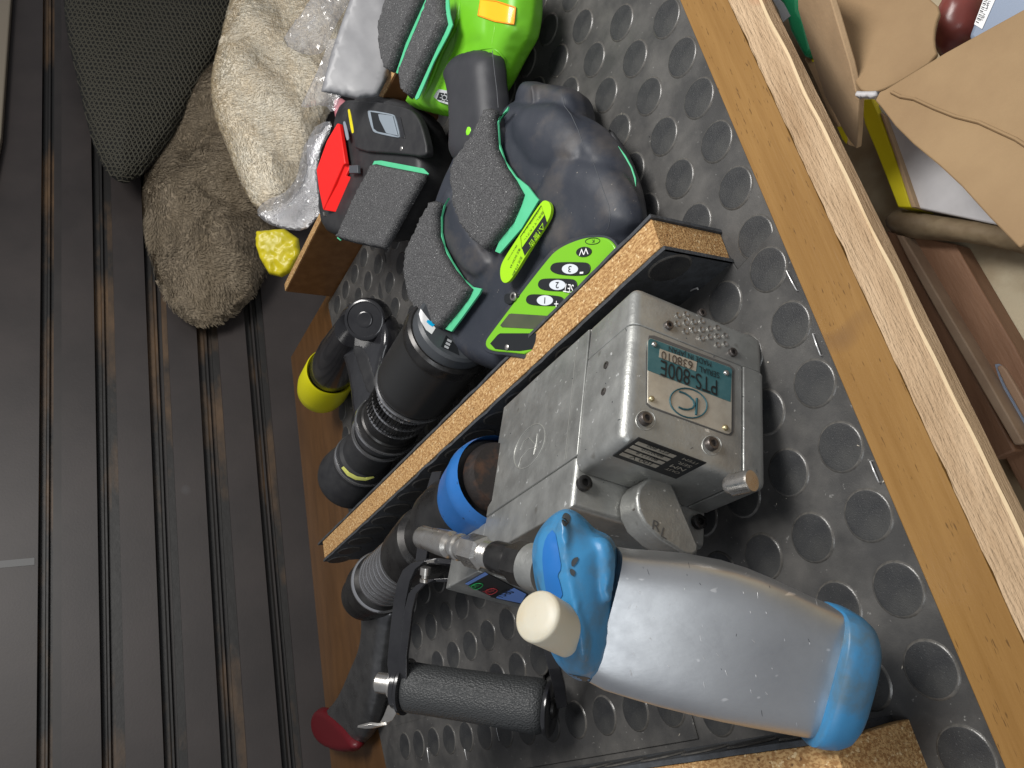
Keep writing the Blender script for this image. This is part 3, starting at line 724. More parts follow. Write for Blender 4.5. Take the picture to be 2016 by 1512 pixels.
for x, y in vh:
    c = hit((x, y), F1, .0003)
    lathe('vent_hole', c, F1[1], [(-.0006, .0019), (.0003, .0019), (.0002, .0014), (-.0008, .0001)], M['steel'], st, 14, 30, False)
for x, y in Z1([(556, 630), (542, 780)]): screw(x, y, tpl(1, -.093), .0003, 8, M['steeldk'], st, True, .0006)
# data label on the side
lb = slab('data_label', [(1257, 862), (1391, 912), (1331, 943), (1206, 898)], SS, .0006, .0006, M['ink'], st)
for t in (0.14, .34, .54, .74):
    for (s0, s1) in ((.05, .62),):
        def bl(s, t_): return hit(tuple(lerp(lerp(V3(1257, 862), V3(1391, 912), s), lerp(V3(1206, 898), V3(1331, 943), s), t_)), SS, .0009)
        prism('label_line', [bl(s0, t), bl(s1, t), bl(s1, t+.13), bl(s0, t+.13)], SS[1], .0002, M['plate'], lb)
LBP = lambda s, t: tuple(lerp(lerp(V3(1257, 862), V3(1391, 912), s), lerp(V3(1206, 898), V3(1331, 943), s), t))
for t, tx in ((.13, 'PTS 800'), (.33, '8800710'), (.53, '80113 8'), (.73, '100 V')):
    text('lettering', tx, SS, LBP(.52, t), LBP(.2, t), .0012, M['ink'], lb, hscale=.8)
for t, tx in ((.1, 'ITEM'), (.3, 'SER.'), (.5, 'NM'), (.7, 'OUT')):
    text('lettering', tx, SS, LBP(.93, t), LBP(.72, t), .0009, M['plate'], lb, hscale=.8)
# knurled knob under the box
kA, kB = atdep(1432, 957, .405), atdep(1487, 945, .392)
kd = unit(kB-kA); kr = 23/FOC*.398
kn = lathe('knurled_knob', kA, kd, [(0, kr*.7), (.001, kr*.8), (.003, kr*.82), (.0032, kr), (.0145, kr), (.0155, kr*.9), (.0156, .0001)], M['steel'], st, 60, 30, False)
for i, v in enumerate(kn.data.vertices):
    if i//60 in (3, 4) and i % 2: v.co = Vector(kA+kd*((V3(*v.co)-kA)@kd)+(V3(*v.co)-kA-kd*((V3(*v.co)-kA)@kd))*.86)
# selector lever on the step of the gear case
lv = slab('selector_lever', [(1258, 960), (1270, 945), (1286, 937), (1303, 937), (1318, 945), (1328, 960), (1348, 1008), (1376, 1074), (1375, 1087), (1366, 1094), (1348, 1090), (1300, 1060), (1270, 1032), (1257, 1005), (1254, 980)], F2, .020, .0205, M['alu'], st, .0018, 3)
text('lettering', 'R', F2, (1284, 1042), (1299, 1048), .0203, M['etchdk'], lv, hscale=.9)
text('lettering', 'L', F2, (1301, 1056), (1312, 1062), .0203, M['etchdk'], lv, hscale=.9)
screw(1254, 1003, tpl(0, .036), .0002, 6, M['steeldk'], lv, True, .0006)
screw(1151, 951, F2, .0003, 16, M['blacksteel'], st, True, .0016); screw(1377, 1027, F2, .0003, 15, M['blacksteel'], st, True, .0016)
# nose: blue bumper, bore, dark collars, grooved drive
def turned(name, a, za, b, zb, pr, mt, parent, n=44, sharp=35, cap=True, **k):
    """solid of revolution; a,b photo points with heights give the axis; pr = [(px,py,radius in px)]"""
    A, B = Pz(*a, za), Pz(*b, zb); d = unit(B-A); out = []
    for x, y, r in pr:
        rr = ray(x, y); w_ = OC-A; bb = rr@d; t = ((w_@d)-bb*(w_@rr))/(1-bb*bb)
        P_ = A+d*t; out.append((t, r/FOC*dep(P_)))
    return lathe(name, A, d, out, mt, parent, n, sharp, cap, **k)
aN, zN, bN, zE_ = (935, 985), .078, (715, 1177), .045
def onl(t): return (lerp(aN[0], bN[0], t), lerp(aN[1], bN[1], t))
def prN(l): return [(*onl(t), r) for t, r in l]
turned('nose_bore', aN, zN, bN, zE_, prN([(-.275, .5), (-.27, 66), (-.25, 70), (-.23, 76), (-.215, 76), (-.21, 60), (-.21, .5)]), M['rust'], st, cap=False)
turned('blue_bumper', aN, zN, bN, zE_, prN([(-.23, 91), (-.19, 96), (-.155, 97), (-.145, 95), (-.03, 84), (.02, 74), (.02, 60)]), M['bluedk'], st, cap=False)
turned('nose_housing', aN, zN, bN, zE_, prN([(-.185, .5), (-.185, 88), (-.18, 91), (-.16, 92), (-.13, 89)]), M['matblack'], st, cap=False)
turned('collar', aN, zN, bN, zE_, prN([(.02, 72), (.10, 74), (.15, 80), (.24, 78), (.25, 58), (.38, 58), (.39, 70), (.42, 71), (.57, 62), (.58, 52)]), M['blacksteel'], st)
turned('grooved_drive', aN, zN, bN, zE_, prN([(.55, 50), (.81, 50), (.82, 58), (.84, 60), (.90, 58), (.91, 48)]), M['blacksteel'], st, 56, 30)
for i in range(7):
    t = .60+i*.031; turned('drive_ring', aN, zN, bN, zE_, prN([(t, 49), (t+.001, 56.5-i*.3), (t+.006, 57.5-i*.3), (t+.012, 56.5-i*.3), (t+.013, 49)]), M['ringst'], st, 56, 60, False)
turned('drive_ring', aN, zN, bN, zE_, prN([(.822, 57), (.826, 61), (.832, 62), (.838, 61), (.842, 57)]), M['ringst'], st, 56, 60, False)
turned('drive_cap', aN, zN, bN, zE_, prN([(.93, 46), (.96, 48), (.98, 48), (1.0, 42), (1.01, 30), (1.01, .5)]), M['blacksteel'], st, cap=False)
armpts = zt(550, 987, 2.88, [(490, 560), (500, 700), (480, 820), (430, 930), (380, 1050), (330, 1130), (275, 1180), (258, 1260), (290, 1330), (340, 1385), (420, 1400), (490, 1370), (545, 1290), (590, 1100), (610, 900), (640, 700), (660, 600)])
arm = inflate('reaction_arm', armpts, plane3((740, 1170, .032), (690, 1440, .012), (640, 1410, .014)), 0, .013, .016, M['graphite'], st, .014, 2, .004)
inflate('red_cap', zt(550, 987, 2.88, [(206, 1200), (206, 1280), (235, 1360), (300, 1405), (400, 1425), (470, 1405), (420, 1300), (300, 1180), (240, 1160)]), plane3((640, 1440, .018), (690, 1470, .018), (630, 1400, .020)), 0, .010, .010, M['redcap'], arm, .010, 2, .003)
# steel bracket around the nose with its hand grip
q_ = lambda px, py, z: Pz(px, py, z)
wv = V3(-.012, .004, .026)
_d = atdep
ribbon('bracket', [_d(915, 1112, .640), _d(880, 1107, .645), _d(850, 1104, .650), _d(826, 1108, .655), _d(808, 1121, .658), _d(797, 1145, .660), _d(790, 1180, .662), _d(784, 1230, .664), _d(779, 1280, .665), _d(777, 1305, .666), _d(781, 1335, .667)], V3(-.012, .003, .006), .0046, M['blackgloss'], st)
ribbon('bracket', [_d(888, 1142, .640), _d(850, 1143, .645), _d(828, 1152, .650), _d(814, 1168, .653), _d(806, 1200, .655), _d(800, 1250, .657), _d(795, 1290, .658), _d(795, 1330, .658), _d(797, 1360, .658)], V3(-.007, .002, .004), .0036, M['blackgloss'], st)
ribbon('bracket', [_d(862, 930, .70), _d(853, 960, .69), _d(846, 1000, .68), _d(838, 1050, .67), _d(830, 1108, .66)], V3(-.010, .003, .005), .004, M['blackgloss'], st)
lathe('set_screw', _d(838, 1122, .648), unit(_d(836, 1145, .648)-_d(838, 1122, .648)), [(-.002, .0045), (.004, .0045), (.0045, .0030), (.007, .0030), (.0075, .0042), (.010, .0042)], M['steel'], st, 20)
gA, gB = atdep(803, 1352, .672), atdep(1078, 1393, .632); gd = unit(gB-gA); gL = np.linalg.norm(gB-gA)
def gr(t, r): return (gL*t, r/FOC*dep(lerp(gA, gB, t)))
hg = lathe('hand_grip', gA, gd, [gr(0, 40), gr(.015, 46), gr(.04, 47.5), gr(.12, 47), gr(.4, 48), gr(.7, 50), (gL*.9, 53/FOC*dep(gB)), gr(.95, 52), gr(.985, 47), gr(1, 38)], M['leather'], st, 48, 50)
lathe('grip_washer', gA-gd*.004, gd, [(0, gr(0, 50)[1]), (.0012, gr(0, 53)[1]), (.0035, gr(0, 53)[1]), (.0045, gr(0, 44)[1])], M['blackgloss'], st, 48)
lathe('bracket_boss', gA-gd*.0105, gd, [(0, gr(0, 40)[1]), (.001, gr(0, 44)[1]), (.005, gr(0, 44)[1]), (.006, gr(0, 40)[1])], M['blackgloss'], st, 48)
lathe('end_washer', gB+gd*.0002, gd, [(0, gr(1, 52)[1]), (.0012, gr(1, 54)[1]), (.0035, gr(1, 54)[1]), (.0045, gr(1, 50)[1])], M['blackgloss'], st, 48)
lathe('end_nut', gB+gd*.0046, gd, [(0, gr(1, 20)[1]), (.002, gr(1, 18)[1]), (.003, gr(1, 12)[1])], M['blacksteel'], st, 24)
ribbon('bracket', [_d(1080, 1250, .600), _d(1084, 1280, .600), _d(1092, 1315, .602), _d(1101, 1350, .618), _d(1107, 1390, .626)], V3(-.008, .0, .006), .004, M['blackgloss'], st)
lathe('washer', gA-gd*.0165, gd, [(0, gr(0, 23)[1]), (.001, gr(0, 27)[1]), (.0055, gr(0, 27)[1])], M['steel'], st, 32)
lathe('cap_bolt', gA-gd*.030, gd, [(.004, .0001), (.004, gr(0, 10)[1]), (.0004, gr(0, 11)[1]), (0, gr(0, 17)[1]), (.0016, gr(0, 20)[1]), (.0155, gr(0, 20)[1])], M['steel'], st, 32, 35, False)
ribbon('hook', [_d(777, 1385, .668), _d(769, 1405, .67), _d(761, 1420, .672), _d(748, 1428, .672), _d(732, 1429, .672), _d(716, 1427, .672)], V3(-.010, 0, .008), .0026, M['steel'], st)
# air coupling
nA, nB = Pz(833, 1058, .152), Pz(1040, 1113, .136); nd = unit(nB-nA)
def npf(l):
    out = []
    for x, r in l:
        y = 1058+(x-833)*.2657; rr = ray(x, y); w_ = OC-nA; bb = rr@nd; t = ((w_@nd)-bb*(w_@rr))/(1-bb*bb); out.append((t, r/FOC*dep(nA+nd*t)))
    return out
cp = lathe('air_coupling', nA, nd, npf([(852, 12), (840, 17), (832, 18), (830, 21), (833, 23), (848, 23), (862, 25), (880, 27), (887, 27), (891, 20), (898, 20), (901, 27), (906, 27), (908, 24), (914, 26), (919, 26), (922, 24)]), M['steel'], st, 40, 30, False)
lathe('hex_nut', nA, nd, npf([(921, 26), (923, 33), (950, 34), (953, 27)]), M['steel'], cp, 6, 20)
thp = [(952, 24)]
for i in range(5): thp += [(955+i*5, 25), (957+i*5, 27.5), (959.5+i*5, 25)]
lathe('thread', nA, nd, npf(thp), M['steel'], cp, 32, 60)
lathe('collar', nA, nd, npf([(974, 30), (978, 32), (1008, 33), (1012, 31)]), M['blacksteel'], cp, 40)
lathe('hex_nut', nA, nd, npf([(1010, 34), (1014, 43), (1042, 45), (1046, 38)]), M['blacksteel'], cp, 6, 20)
lathe('coupling_seat', nA, nd, npf([(1042, 40), (1046, 46), (1080, 48)]), M['alu'], cp, 32)
# control label on the nose
NL = tpl(2, -.1338)
nlb = slab('control_label', [(916, 1150), (955, 1127), (1040, 1172), (1026, 1190), (974, 1178)], NL, .0006, .0005, M['ink'], st)
flat('blue_stripe', [(916, 1150), (955, 1127), (961, 1131), (922, 1152)], NL, .0009, M['bluelab'], nlb)
flat('blue_field', [(974, 1177), (1012, 1158), (1036, 1170), (1026, 1188)], NL, .0009, M['bluelab'], nlb)
text('lettering', 'PTS-80', NL, (982, 1180), (1014, 1166), .0011, M['ink'], nlb)
outline('lamp_frame', [(928, 1153), (940, 1148), (952, 1150), (948, 1156), (938, 1161), (929, 1158)], NL, .0011, .9, M['greenled'], nlb, True, 1)
outline('lamp_frame', [(956, 1163), (968, 1158), (980, 1161), (977, 1166), (966, 1171), (957, 1168)], NL, .0011, .9, M['redled'], nlb, True, 1)
text('lettering', 'OK', NL, (934, 1158), (945, 1153), .0011, M['greenled'], nlb); text('lettering', 'NG', NL, (962, 1168), (974, 1163), .0011, M['redled'], nlb)
# ---- oval handle with blue end caps
HDp = .380
hA, hB = atdep(1135, 1190, HDp), atdep(1680, 1330, HDp+.004); hd = unit(hB-hA)
def oval(name, secs, mt, parent, se=2.6, n=56, depthk=.72):
    u = unit(np.cross(hd, FWD)); v = np.cross(hd, u); bm = bmesh.new(); R_ = []
    for (x, y, hw) in secs:
        c = atdep(x, y, HDp+.004*(x-1135)/545.); r = hw/FOC*dep(c); ring = []
        for i in range(n):
            t = 2*math.pi*i/n; ct, sn = math.cos(t), math.sin(t)
            ring.append(bm.verts.new(c+u*r*math.copysign(abs(ct)**(2/se), ct)+v*r*depthk*math.copysign(abs(sn)**(2/se), sn)))
        R_.append(ring)
    for A, B in zip(R_, R_[1:]):
        for i in range(n): bm.faces.new((A[i], A[(i+1) % n], B[(i+1) % n], B[i]))
    bm.faces.new(R_[0][::-1]); bm.faces.new(R_[-1])
    return bm_obj(name, bm, mt, parent, True, 50)
hs = oval('handle_sleeve', [(1186, 1206, 128), (1216, 1216, 133), (1270, 1226, 139), (1324, 1236, 144), (1393, 1251, 146), (1445, 1265, 144), (1497, 1281, 139), (1567, 1304, 130), (1610, 1317, 125), (1630, 1323, 122)], M['aluwear'], st, 4.6, 72, .54)
Z2 = lambda pts: zt(550, 987, 2.88, pts); Z3 = lambda pts: zt(1150, 987, 2.88, pts)
CPL = (atdep(1150, 1180, HDp), unit(-ray(1150, 1180)))
topc = inflate('top_cap', Z2([(1590, 42), (1500, 115), (1440, 215), (1428, 310), (1450, 480), (1490, 600), (1515, 800), (1560, 910), (1650, 1000), (1740, 1032), (1805, 995), (1868, 850), (1898, 620), (1926, 380), (1915, 255), (1870, 185), (1790, 160), (1735, 95), (1665, 42)]), CPL, 0, .031, .026, M['blue'], st, .026, 2, .003, 0, 20, 2.2)
cl_ = inflate('lobe', Z2([(1770, 195), (1850, 195), (1905, 255), (1912, 380), (1890, 560), (1850, 640), (1815, 560), (1800, 430), (1780, 320)]), CPL, .022, .006, .008, M['blue'], topc, .004, 2, .003)
rg_ = inflate('ridge', Z2([(1590, 70), (1560, 150), (1575, 320), (1600, 470), (1640, 700), (1680, 880), (1730, 930), (1770, 860), (1760, 700), (1720, 520), (1680, 330), (1650, 120)]), CPL, .026, .0075, .012, M['blue'], topc, .004, 2, .003)
mould(topc, [cl_, rg_], .0011, 7)
BC = bvh([topc])
decal('trigger_recess', Z2([(1560, 150), (1510, 200), (1488, 300), (1498, 430), (1520, 560), (1612, 556), (1588, 450), (1575, 420), (1600, 380), (1585, 290)]), BC, M['bluedk'], topc, .0005, 4, 1)
lowc = oval('bottom_cap', [(1608, 1322, 129), (1612, 1323, 134), (1632, 1328, 134), (1654, 1334, 130), (1672, 1339, 120), (1684, 1342, 104), (1687, 1343, 90), (1688, 1343, 40)], M['blue'], st, 3.2)
tA, tB = atdep(1110, 1240, .356), atdep(1056, 1212, .341); td = unit(tB-tA); tL = np.linalg.norm(tB-tA)
lathe('trigger_button', tA, td, [(-.006, .0112), (tL*.5, .0114), (tL*.92, .0116), (tL*.97, .0113), (tL, .0103), (tL+.0004, .006), (tL+.0005, .0001)], M['nylon'], st, 40, 50, False)

# wear: scratches on the sleeve and nicks on the castings, grime on the blue cap
BH = bvh([hs]); sr = random.Random(11)
M['scratch'] = mat('bright_scratch', (.80, .80, .80), .3, metal=.7); M['grime'] = mat('dark_grime', (.035, .04, .045), .6)
for _ in range(46):
    x, y = sr.uniform(1235, 1620), sr.uniform(1100, 1430); L_ = sr.choice([4, 6, 9, 14]); a_ = sr.gauss(1.35, .25)
    drape('scratch', [(x, y), (x+math.cos(a_)*L_*.5, y+math.sin(a_)*L_*.5), (x+math.cos(a_)*L_, y+math.sin(a_)*L_)], BH, sr.choice([.35, .5, .7]), sr.choice([M['scratch'], M['scratch'], M['grime']]), hs, .0001, 2)
alu_ = [c for c in sc.collection.objects if c.parent == st and c.name.split('.')[0] in ('motor_housing', 'vent_cover', 'side_cover', 'gear_case', 'cover_plate')]
BA = bvh(alu_)
for _ in range(60):
    x, y = sr.uniform(1000, 1490), sr.uniform(600, 960); a_ = sr.uniform(0, 3.1); L_ = sr.choice([2, 3, 4, 7])
    drape('nick', [(x, y), (x+math.cos(a_)*L_*.5, y+math.sin(a_)*L_*.5), (x+math.cos(a_)*L_, y+math.sin(a_)*L_)], BA, sr.choice([.4, .6, .9]), sr.choice([M['scratch'], M['grime'], M['grime']]), alu_[0], .0001, 2)
for pts in ([(1110, 1008), (1122, 1012), (1124, 1024), (1112, 1040), (1104, 1026)], [(1130, 1098), (1140, 1096), (1136, 1108), (1126, 1118), (1124, 1106)], [(1122, 1118), (1134, 1124), (1130, 1136), (1122, 1130)], [(1100, 1318), (1130, 1330), (1165, 1334), (1160, 1342), (1128, 1340), (1104, 1330)]):
    decal('grime_spot', pts, BC, M['grime'], topc, .0006, 3, 2)
# ------------------------------------------------------------------ green and black torque tool
gt = thing('torque_tool', 'black and lime green cordless torque tool with grey foam pads behind the divider', 'power tool', Pz(1050, 520, .0))
GP = planeD((1268, 420, .578), (1040, 200, .683), (950, 700, .723))       # mean plane of the boot's upper side
Z4 = lambda pts: zt(860, 140, 4.2, pts)
Z5 = lambda pts: zt(750, 380, 4.032, pts)
Z6 = lambda pts: zt(740, 0, 5.6, pts)
boot = inflate('rubber_boot', [(1000, 214), (1032, 196), (1090, 205), (1150, 225), (1190, 248), (1217, 277), (1243, 317), (1259, 357), (1267, 395), (1272, 430), (1290, 470), (1210, 580), (1110, 680), (1020, 745), (940, 718), (908, 700), (892, 660), (862, 620), (848, 560), (852, 480), (872, 410), (895, 350), (925, 290), (960, 240)],
               GP, 0, .022, .016, M['boot'], gt, .014, 1, .004, .0006, 40, 1.6)
inflate('boot_tab', Z4([(700, 290), (730, 190), (765, 105), (810, 80), (860, 92), (900, 104), (1100, 130), (1175, 165), (1210, 220), (1235, 360), (1240, 460), (1000, 480), (800, 400)]), GP, -.004, .016, .010, M['boot'], boot, .02, 1, .003)
inflate('boot_rib', Z4([(800, 100), (850, 95), (872, 250), (868, 300), (830, 310), (815, 240)]), GP, .008, .009, .005, M['boot'], boot, .004, 2, .0025)
inflate('motor_bulge', Z4([(860, 262), (1000, 262), (1100, 320), (1200, 420), (1290, 560), (1330, 700), (1250, 860), (1020, 900), (870, 895), (740, 780), (655, 620), (635, 500), (665, 380), (750, 295)]), GP, .012, .015, .030, M['boot'], boot, .006, 1, .003, .0006, 50)
inflate('rear_housing', Z4([(1030, 700), (1110, 668), (1280, 690), (1450, 745), (1560, 860), (1640, 970), (1700, 1150), (1705, 1290), (1500, 1500), (1300, 1640), (1050, 1700), (900, 1600), (850, 1450), (880, 1300), (860, 1150), (830, 1020), (950, 860)]), GP, .012, .017, .026, M['boot'], boot, .02, 1, .0035, .0005, 40)
inflate('ridge', Z4([(1040, 760), (1080, 720), (1110, 780), (1125, 980), (1150, 1130), (1130, 1240), (1060, 1300), (1000, 1270), (990, 1180), (1030, 1060), (1020, 900)]), GP, .0235, .0050, .012, M['boot'], boot, .004, 2, .0025)
inflate('arch', Z5([(505, 60), (560, -60), (640, 30), (700, 180), (780, 330), (900, 500), (920, 570), (870, 640), (790, 700), (680, 640), (560, 470), (480, 340), (470, 170)]), GP, .018, .008, .008, M['boot'], boot, .01, 1, .003)
mould(boot, [c for c in sc.collection.objects if c.parent == boot], .0016, 9)
BB = bvh([boot])
drape('parting_line', Z4([(1020, 130), (1045, 230), (1055, 290), (1110, 360), (1170, 490), (1205, 590), (1222, 665)]), BB, .9, M['greydk'], boot)
drape('parting_line', Z4([(1270, 690), (1310, 800), (1370, 970), (1420, 1110), (1435, 1210), (1420, 1290), (1370, 1365)]), BB, .9, M['greydk'], boot)
inflate('side_pad', Z4([(1415, 482), (1440, 485), (1560, 640), (1640, 790), (1680, 940), (1682, 1050), (1650, 1060), (1600, 900), (1530, 740), (1450, 600)]), plane3((1218, 280, .02), (1262, 400, .02), (1210, 330, .03)), 0, .003, .003, M['matblack'], gt, .006, 1, .002)
drape('mint_edge', Z4([(1500, 620), (1560, 710), (1610, 800), (1640, 890), (1645, 955)]), BB, 2.2, M['mint'], gt)
# control panel, facing the divider
PN = (GP[0]+GP[1]*.0335, GP[1])
panel = slab('control_panel', chaikin([(1150, 468), (1172, 466), (1196, 468), (1213, 486), (1216, 510), (1180, 560), (1050, 700), (1000, 694), (970, 692), (956, 685), (955, 672), (962, 660), (1079, 506), (1100, 488), (1125, 476)], 2), PN, .004, .006, M['limepan'], gt, .0012, 3)
slab('panel_rim', chaikin([(1146, 463), (1172, 461), (1200, 464), (1219, 484), (1222, 515), (1180, 575), (1050, 712), (1000, 700), (966, 698), (951, 690), (949, 672), (957, 656), (1074, 502), (1096, 483), (1121, 470)], 2), PN, .0028, .008, M['boot'], gt, .0010, 3)
def pill(nm, dig, sub):
    zs = {3: [(1337, 610), (1352, 565), (1400, 547), (1600, 548), (1645, 556), (1664, 590), (1650, 635), (1610, 655), (1480, 656), (1380, 640)],
          2: [(1240, 735), (1255, 690), (1300, 676), (1500, 680), (1540, 690), (1558, 725), (1545, 765), (1500, 780), (1370, 780), (1270, 768)],
          1: [(1145, 855), (1160, 812), (1210, 800), (1400, 815), (1440, 828), (1454, 855), (1440, 880), (1400, 896), (1270, 896), (1170, 885)]}[dig]
    b = slab('button', Z5(chaikin(zs, 2)), PN, .0048, .0012, M['ink'], panel, .0003, 2)
    cx_, cy_ = {3: (1500, 603), 2: (1400, 730), 1: (1301, 852)}[dig]
    flat('number_disc', Z5(ell(cx_, cy_, 64, 40, 0, 28)), PN, .0051, mat_('disc_white', (.62, .66, .70)), b, 0)
    text('lettering', str(dig), PN, Z5([(cx_+40, cy_-26)])[0], Z5([(cx_-40, cy_-22)])[0], .0054, M['ink'], b, hscale=.8, hpx=13)
    if dig == 3: text('lettering', '-', PN, *Z5([(1608, 596), (1580, 598)]), .0052, M['white'], b)
    if dig == 2: text('lettering', 'SET', PN, *Z5([(1532, 730), (1456, 718)]), .0052, M['white'], b, hscale=1.3)
    if dig == 1: text('lettering', '+', PN, *Z5([(1410, 845), (1378, 845)]), .0052, M['white'], b)
_mc = {}
def mat_(n, c, r=.4):
    if n not in _mc: _mc[n] = mat(n, c, r)
    return _mc[n]
for d_ in (3, 2, 1): pill('button', d_, '')
flat('mark_disc', Z5(ell(1610, 467, 62, 40, math.radians(-8), 28)), PN, .0046, M['ink'], panel)
text('lettering', 'W', PN, *Z5([(1648, 432), (1572, 446)]), .0049, M['white'], panel, hscale=.75)
outline('emblem', Z5(ell(1680, 382, 58, 25, math.radians(-4))), PN, .0042, .8, M['ink'], panel, True, 0)
text('lettering', 'K', PN, *Z5([(1712, 366), (1655, 372)]), .0044, M['ink'], panel, hscale=.8, hpx=7)
slab('lcd_display', Z5([(945, 1050), (1015, 960), (1035, 956), (1420, 980), (1420, 1090), (960, 1066)]), PN, .0044, .001, M['lcd'], panel, .0002, 2)
slab('lower_window', Z5([(865, 1195), (925, 1125), (945, 1113), (1260, 1113), (1200, 1240), (1100, 1255), (1000, 1250), (905, 1238)]), PN, .0044, .001, M['ink'], panel, .0002, 2)
screw(*Z5([(1000, 1226)])[0], PN, .0044, 6, M['steel'], panel, False, .0012, 'pin')
slab('screw_recess', Z5(chaikin([(975, 860), (978, 805), (1010, 795), (1090, 800), (1100, 825), (1050, 850), (1035, 880), (1000, 885)], 1)), PN, .0046, .002, M['ink'], gt, .0004, 2)
screw(*Z5([(1055, 822)])[0], PN, .0048, 9, M['steel'], gt, True, .0015)
# long yellow-green label
LP = (GP[0]+GP[1]*.0285, GP[1])
lab = slab('warning_label', Z5(chaikin([(1270, 68), (1310, 55), (1345, 85), (1352, 150), (1325, 225), (1190, 430), (1040, 680), (990, 720), (955, 700), (943, 640), (950, 575), (985, 505), (1120, 300)], 2)), LP, .006, .003, M['limelab'], gt, .0002, 2)
flat('black_field', Z5([(1300, 178), (1318, 240), (1140, 498), (1120, 440)]), LP, .0064, M['ink'], lab)
outline('label_frame', Z5([(1272, 100), (1298, 178), (1118, 440), (1108, 345)]), LP, .0063, .6, M['ink'], lab, True, 0)
text('lettering', '△!警告', LP, *Z5([(1285, 235), (1172, 408)]), .0067, M['limelab'], lab, hscale=.9)
text('lettering', '必ず取扱説明書に従って', LP, *Z5([(1262, 110), (1128, 310)]), .0064, M['ink'], lab, hscale=.9)
text('lettering', '使用してください。', LP, *Z5([(1284, 140), (1135, 370)]), .0064, M['ink'], lab, hscale=.7)
text('lettering', '電動工具 Made in Japan', LP, *Z5([(1075, 410), (1005, 530)]), .0064, M['ink'], lab)
text('lettering', '電圧 DC36V 6A', LP, *Z5([(1096, 435), (1022, 590)]), .0064, M['ink'], lab)
text('lettering', '型式 ETS-800', LP, *Z5([(1110, 500), (1040, 650)]), .0064, M['ink'], lab)
# grey foam pads on mint tape
def foam(name, pts, pl, off, th, parent, bv=.0012, bow=None):
    return inflate(name, pts, pl, off, th, .0022, M['foam'], parent, .002, 0, .003, .0003, 120, 3.0)
FA = (GP[0]+GP[1]*.029, GP[1])
slab('tape', Z4([(590, 292), (580, 330), (525, 370), (505, 430), (515, 600), (560, 740), (650, 870), (750, 950), (815, 1035), (842, 1065), (830, 1085), (700, 1300), (520, 1508), (480, 1490), (600, 1200), (650, 1000), (480, 700), (470, 450)]), FA, .0008, .002, M['mint'], gt, .0002, 1)
foam('foam_pad', Z4([(450, 308), (520, 332), (500, 420), (515, 640), (590, 800), (660, 900), (728, 1022), (700, 1110), (640, 1250), (500, 1425), (440, 1500), (330, 1400), (240, 1290), (190, 1150), (163, 1000), (160, 820), (200, 720), (245, 660), (330, 550), (400, 420)]), FA, .0012, .0085, gt)
FB = (GP[0]+GP[1]*.029, GP[1])
slab('tape', Z5([(535, 38), (505, 90), (480, 180), (478, 310), (500, 420), (560, 540), (650, 680), (725, 745), (800, 760), (780, 800), (650, 980), (560, 1100), (510, 1080), (600, 960), (690, 800), (520, 580), (440, 400), (440, 200)]), FB, .0008, .002, M['mint'], gt, .0002, 1)
foam('foam_pad', Z5([(440, 62), (500, 85), (475, 190), (475, 340), (520, 480), (600, 610), (680, 710), (735, 765), (700, 840), (600, 970), (500, 1085), (420, 1040), (330, 960), (265, 850), (240, 760), (222, 620), (235, 470), (300, 330), (370, 180)]), FB, .0012, .0085, gt)
# gear train running down to the reaction socket
gA_, gB_ = (885, 663), (683, 950)
def pg(l): return [(lerp(885, 683, t), lerp(663, 950, t), r) for t, r in l]
turned('gear_flange', gA_, .060, gB_, .047, pg([(-.07, 74), (-.06, 80), (.0, 82)]), mat_('graphite', (.055, .06, .066), .35), gt)
turned('retaining_ring', gA_, .060, gB_, .047, pg([(-.02, 85), (-.01, 90), (.03, 91), (.045, 88)]), M['blacksteel'], gt, 56)
tube('ring_edge', [Pz(885, 663, .060)]*2+[Pz(884, 664, .060)], .0001, M['ink'], gt, 3) if False else None
turned('gear_housing', gA_, .060, gB_, .047, pg([(.045, 88), (.06, 86), (.29, 81), (.325, 79), (.335, 76), (.34, 60)]), mat_('satin_black', (.022, .022, .022), .36), gt, 64, 25)
turned('spindle', gA_, .060, gB_, .047, pg([(.33, 62), (.40, 62), (.41, 59), (.47, 58), (.48, 60), (.495, 60), (.50, 57), (.57, 56), (.575, 59), (.59, 59), (.60, 53)]), M['blacksteel'], gt, 64, 25)
# knurl: little axial ribs
kb = bmesh.new(); A_, B_ = Pz(885, 663, .060), Pz(683, 950, .047); ad = unit(B_-A_); L_ = np.linalg.norm(B_-A_)
uu = unit(np.cross(ad, V3(.3, .2, 1))); vv_ = np.cross(ad, uu)
for (t0, t1, rp) in ((.385, .445, 63.5), (.455, .515, 61)):
    rr = rp/FOC*dep(lerp(A_, B_, t0*.9))
    for i in range(48):
        a = 2*math.pi*i/48; q = uu*math.cos(a)+vv_*math.sin(a); s = np.cross(ad, q)*.0012
        vs = [kb.verts.new(A_+ad*L_*t*.86+q*(rr+h)+s*g) for t in (t0, t1) for (h, g) in ((-.003, -1), (.0008, 0), (-.003, 1))]
        for f in ((0, 1, 4, 3), (1, 2, 5, 4), (0, 2, 1), (3, 4, 5)): kb.faces.new([vs[k] for k in f])
bm_obj('knurling', kb, M['blacksteel'], gt, False)
rs = turned('socket_collar', gA_, .060, gB_, .047, pg([(.62, 50), (.625, 56), (.65, 57), (.66, 51), (.72, 49), (.80, 49), (.81, 54), (.83, 56), (.87, 55)]), M['matblack'], gt, 56, 25)
turned('outer_ring', gA_, .060, gB_, .047, pg([(.575, 50), (.58, 62), (.60, 64), (.61, 60)]), M['blacksteel'], gt, 56, 25)
sflare = turned('socket_flare', gA_, .060, gB_, .047, pg([(.86, 54), (.88, 57), (.92, 62), (.96, 65), (.975, 63), (.985, 58), (.99, 40), (.99, .5)]), M['matblack'], gt, 56, 30, False)
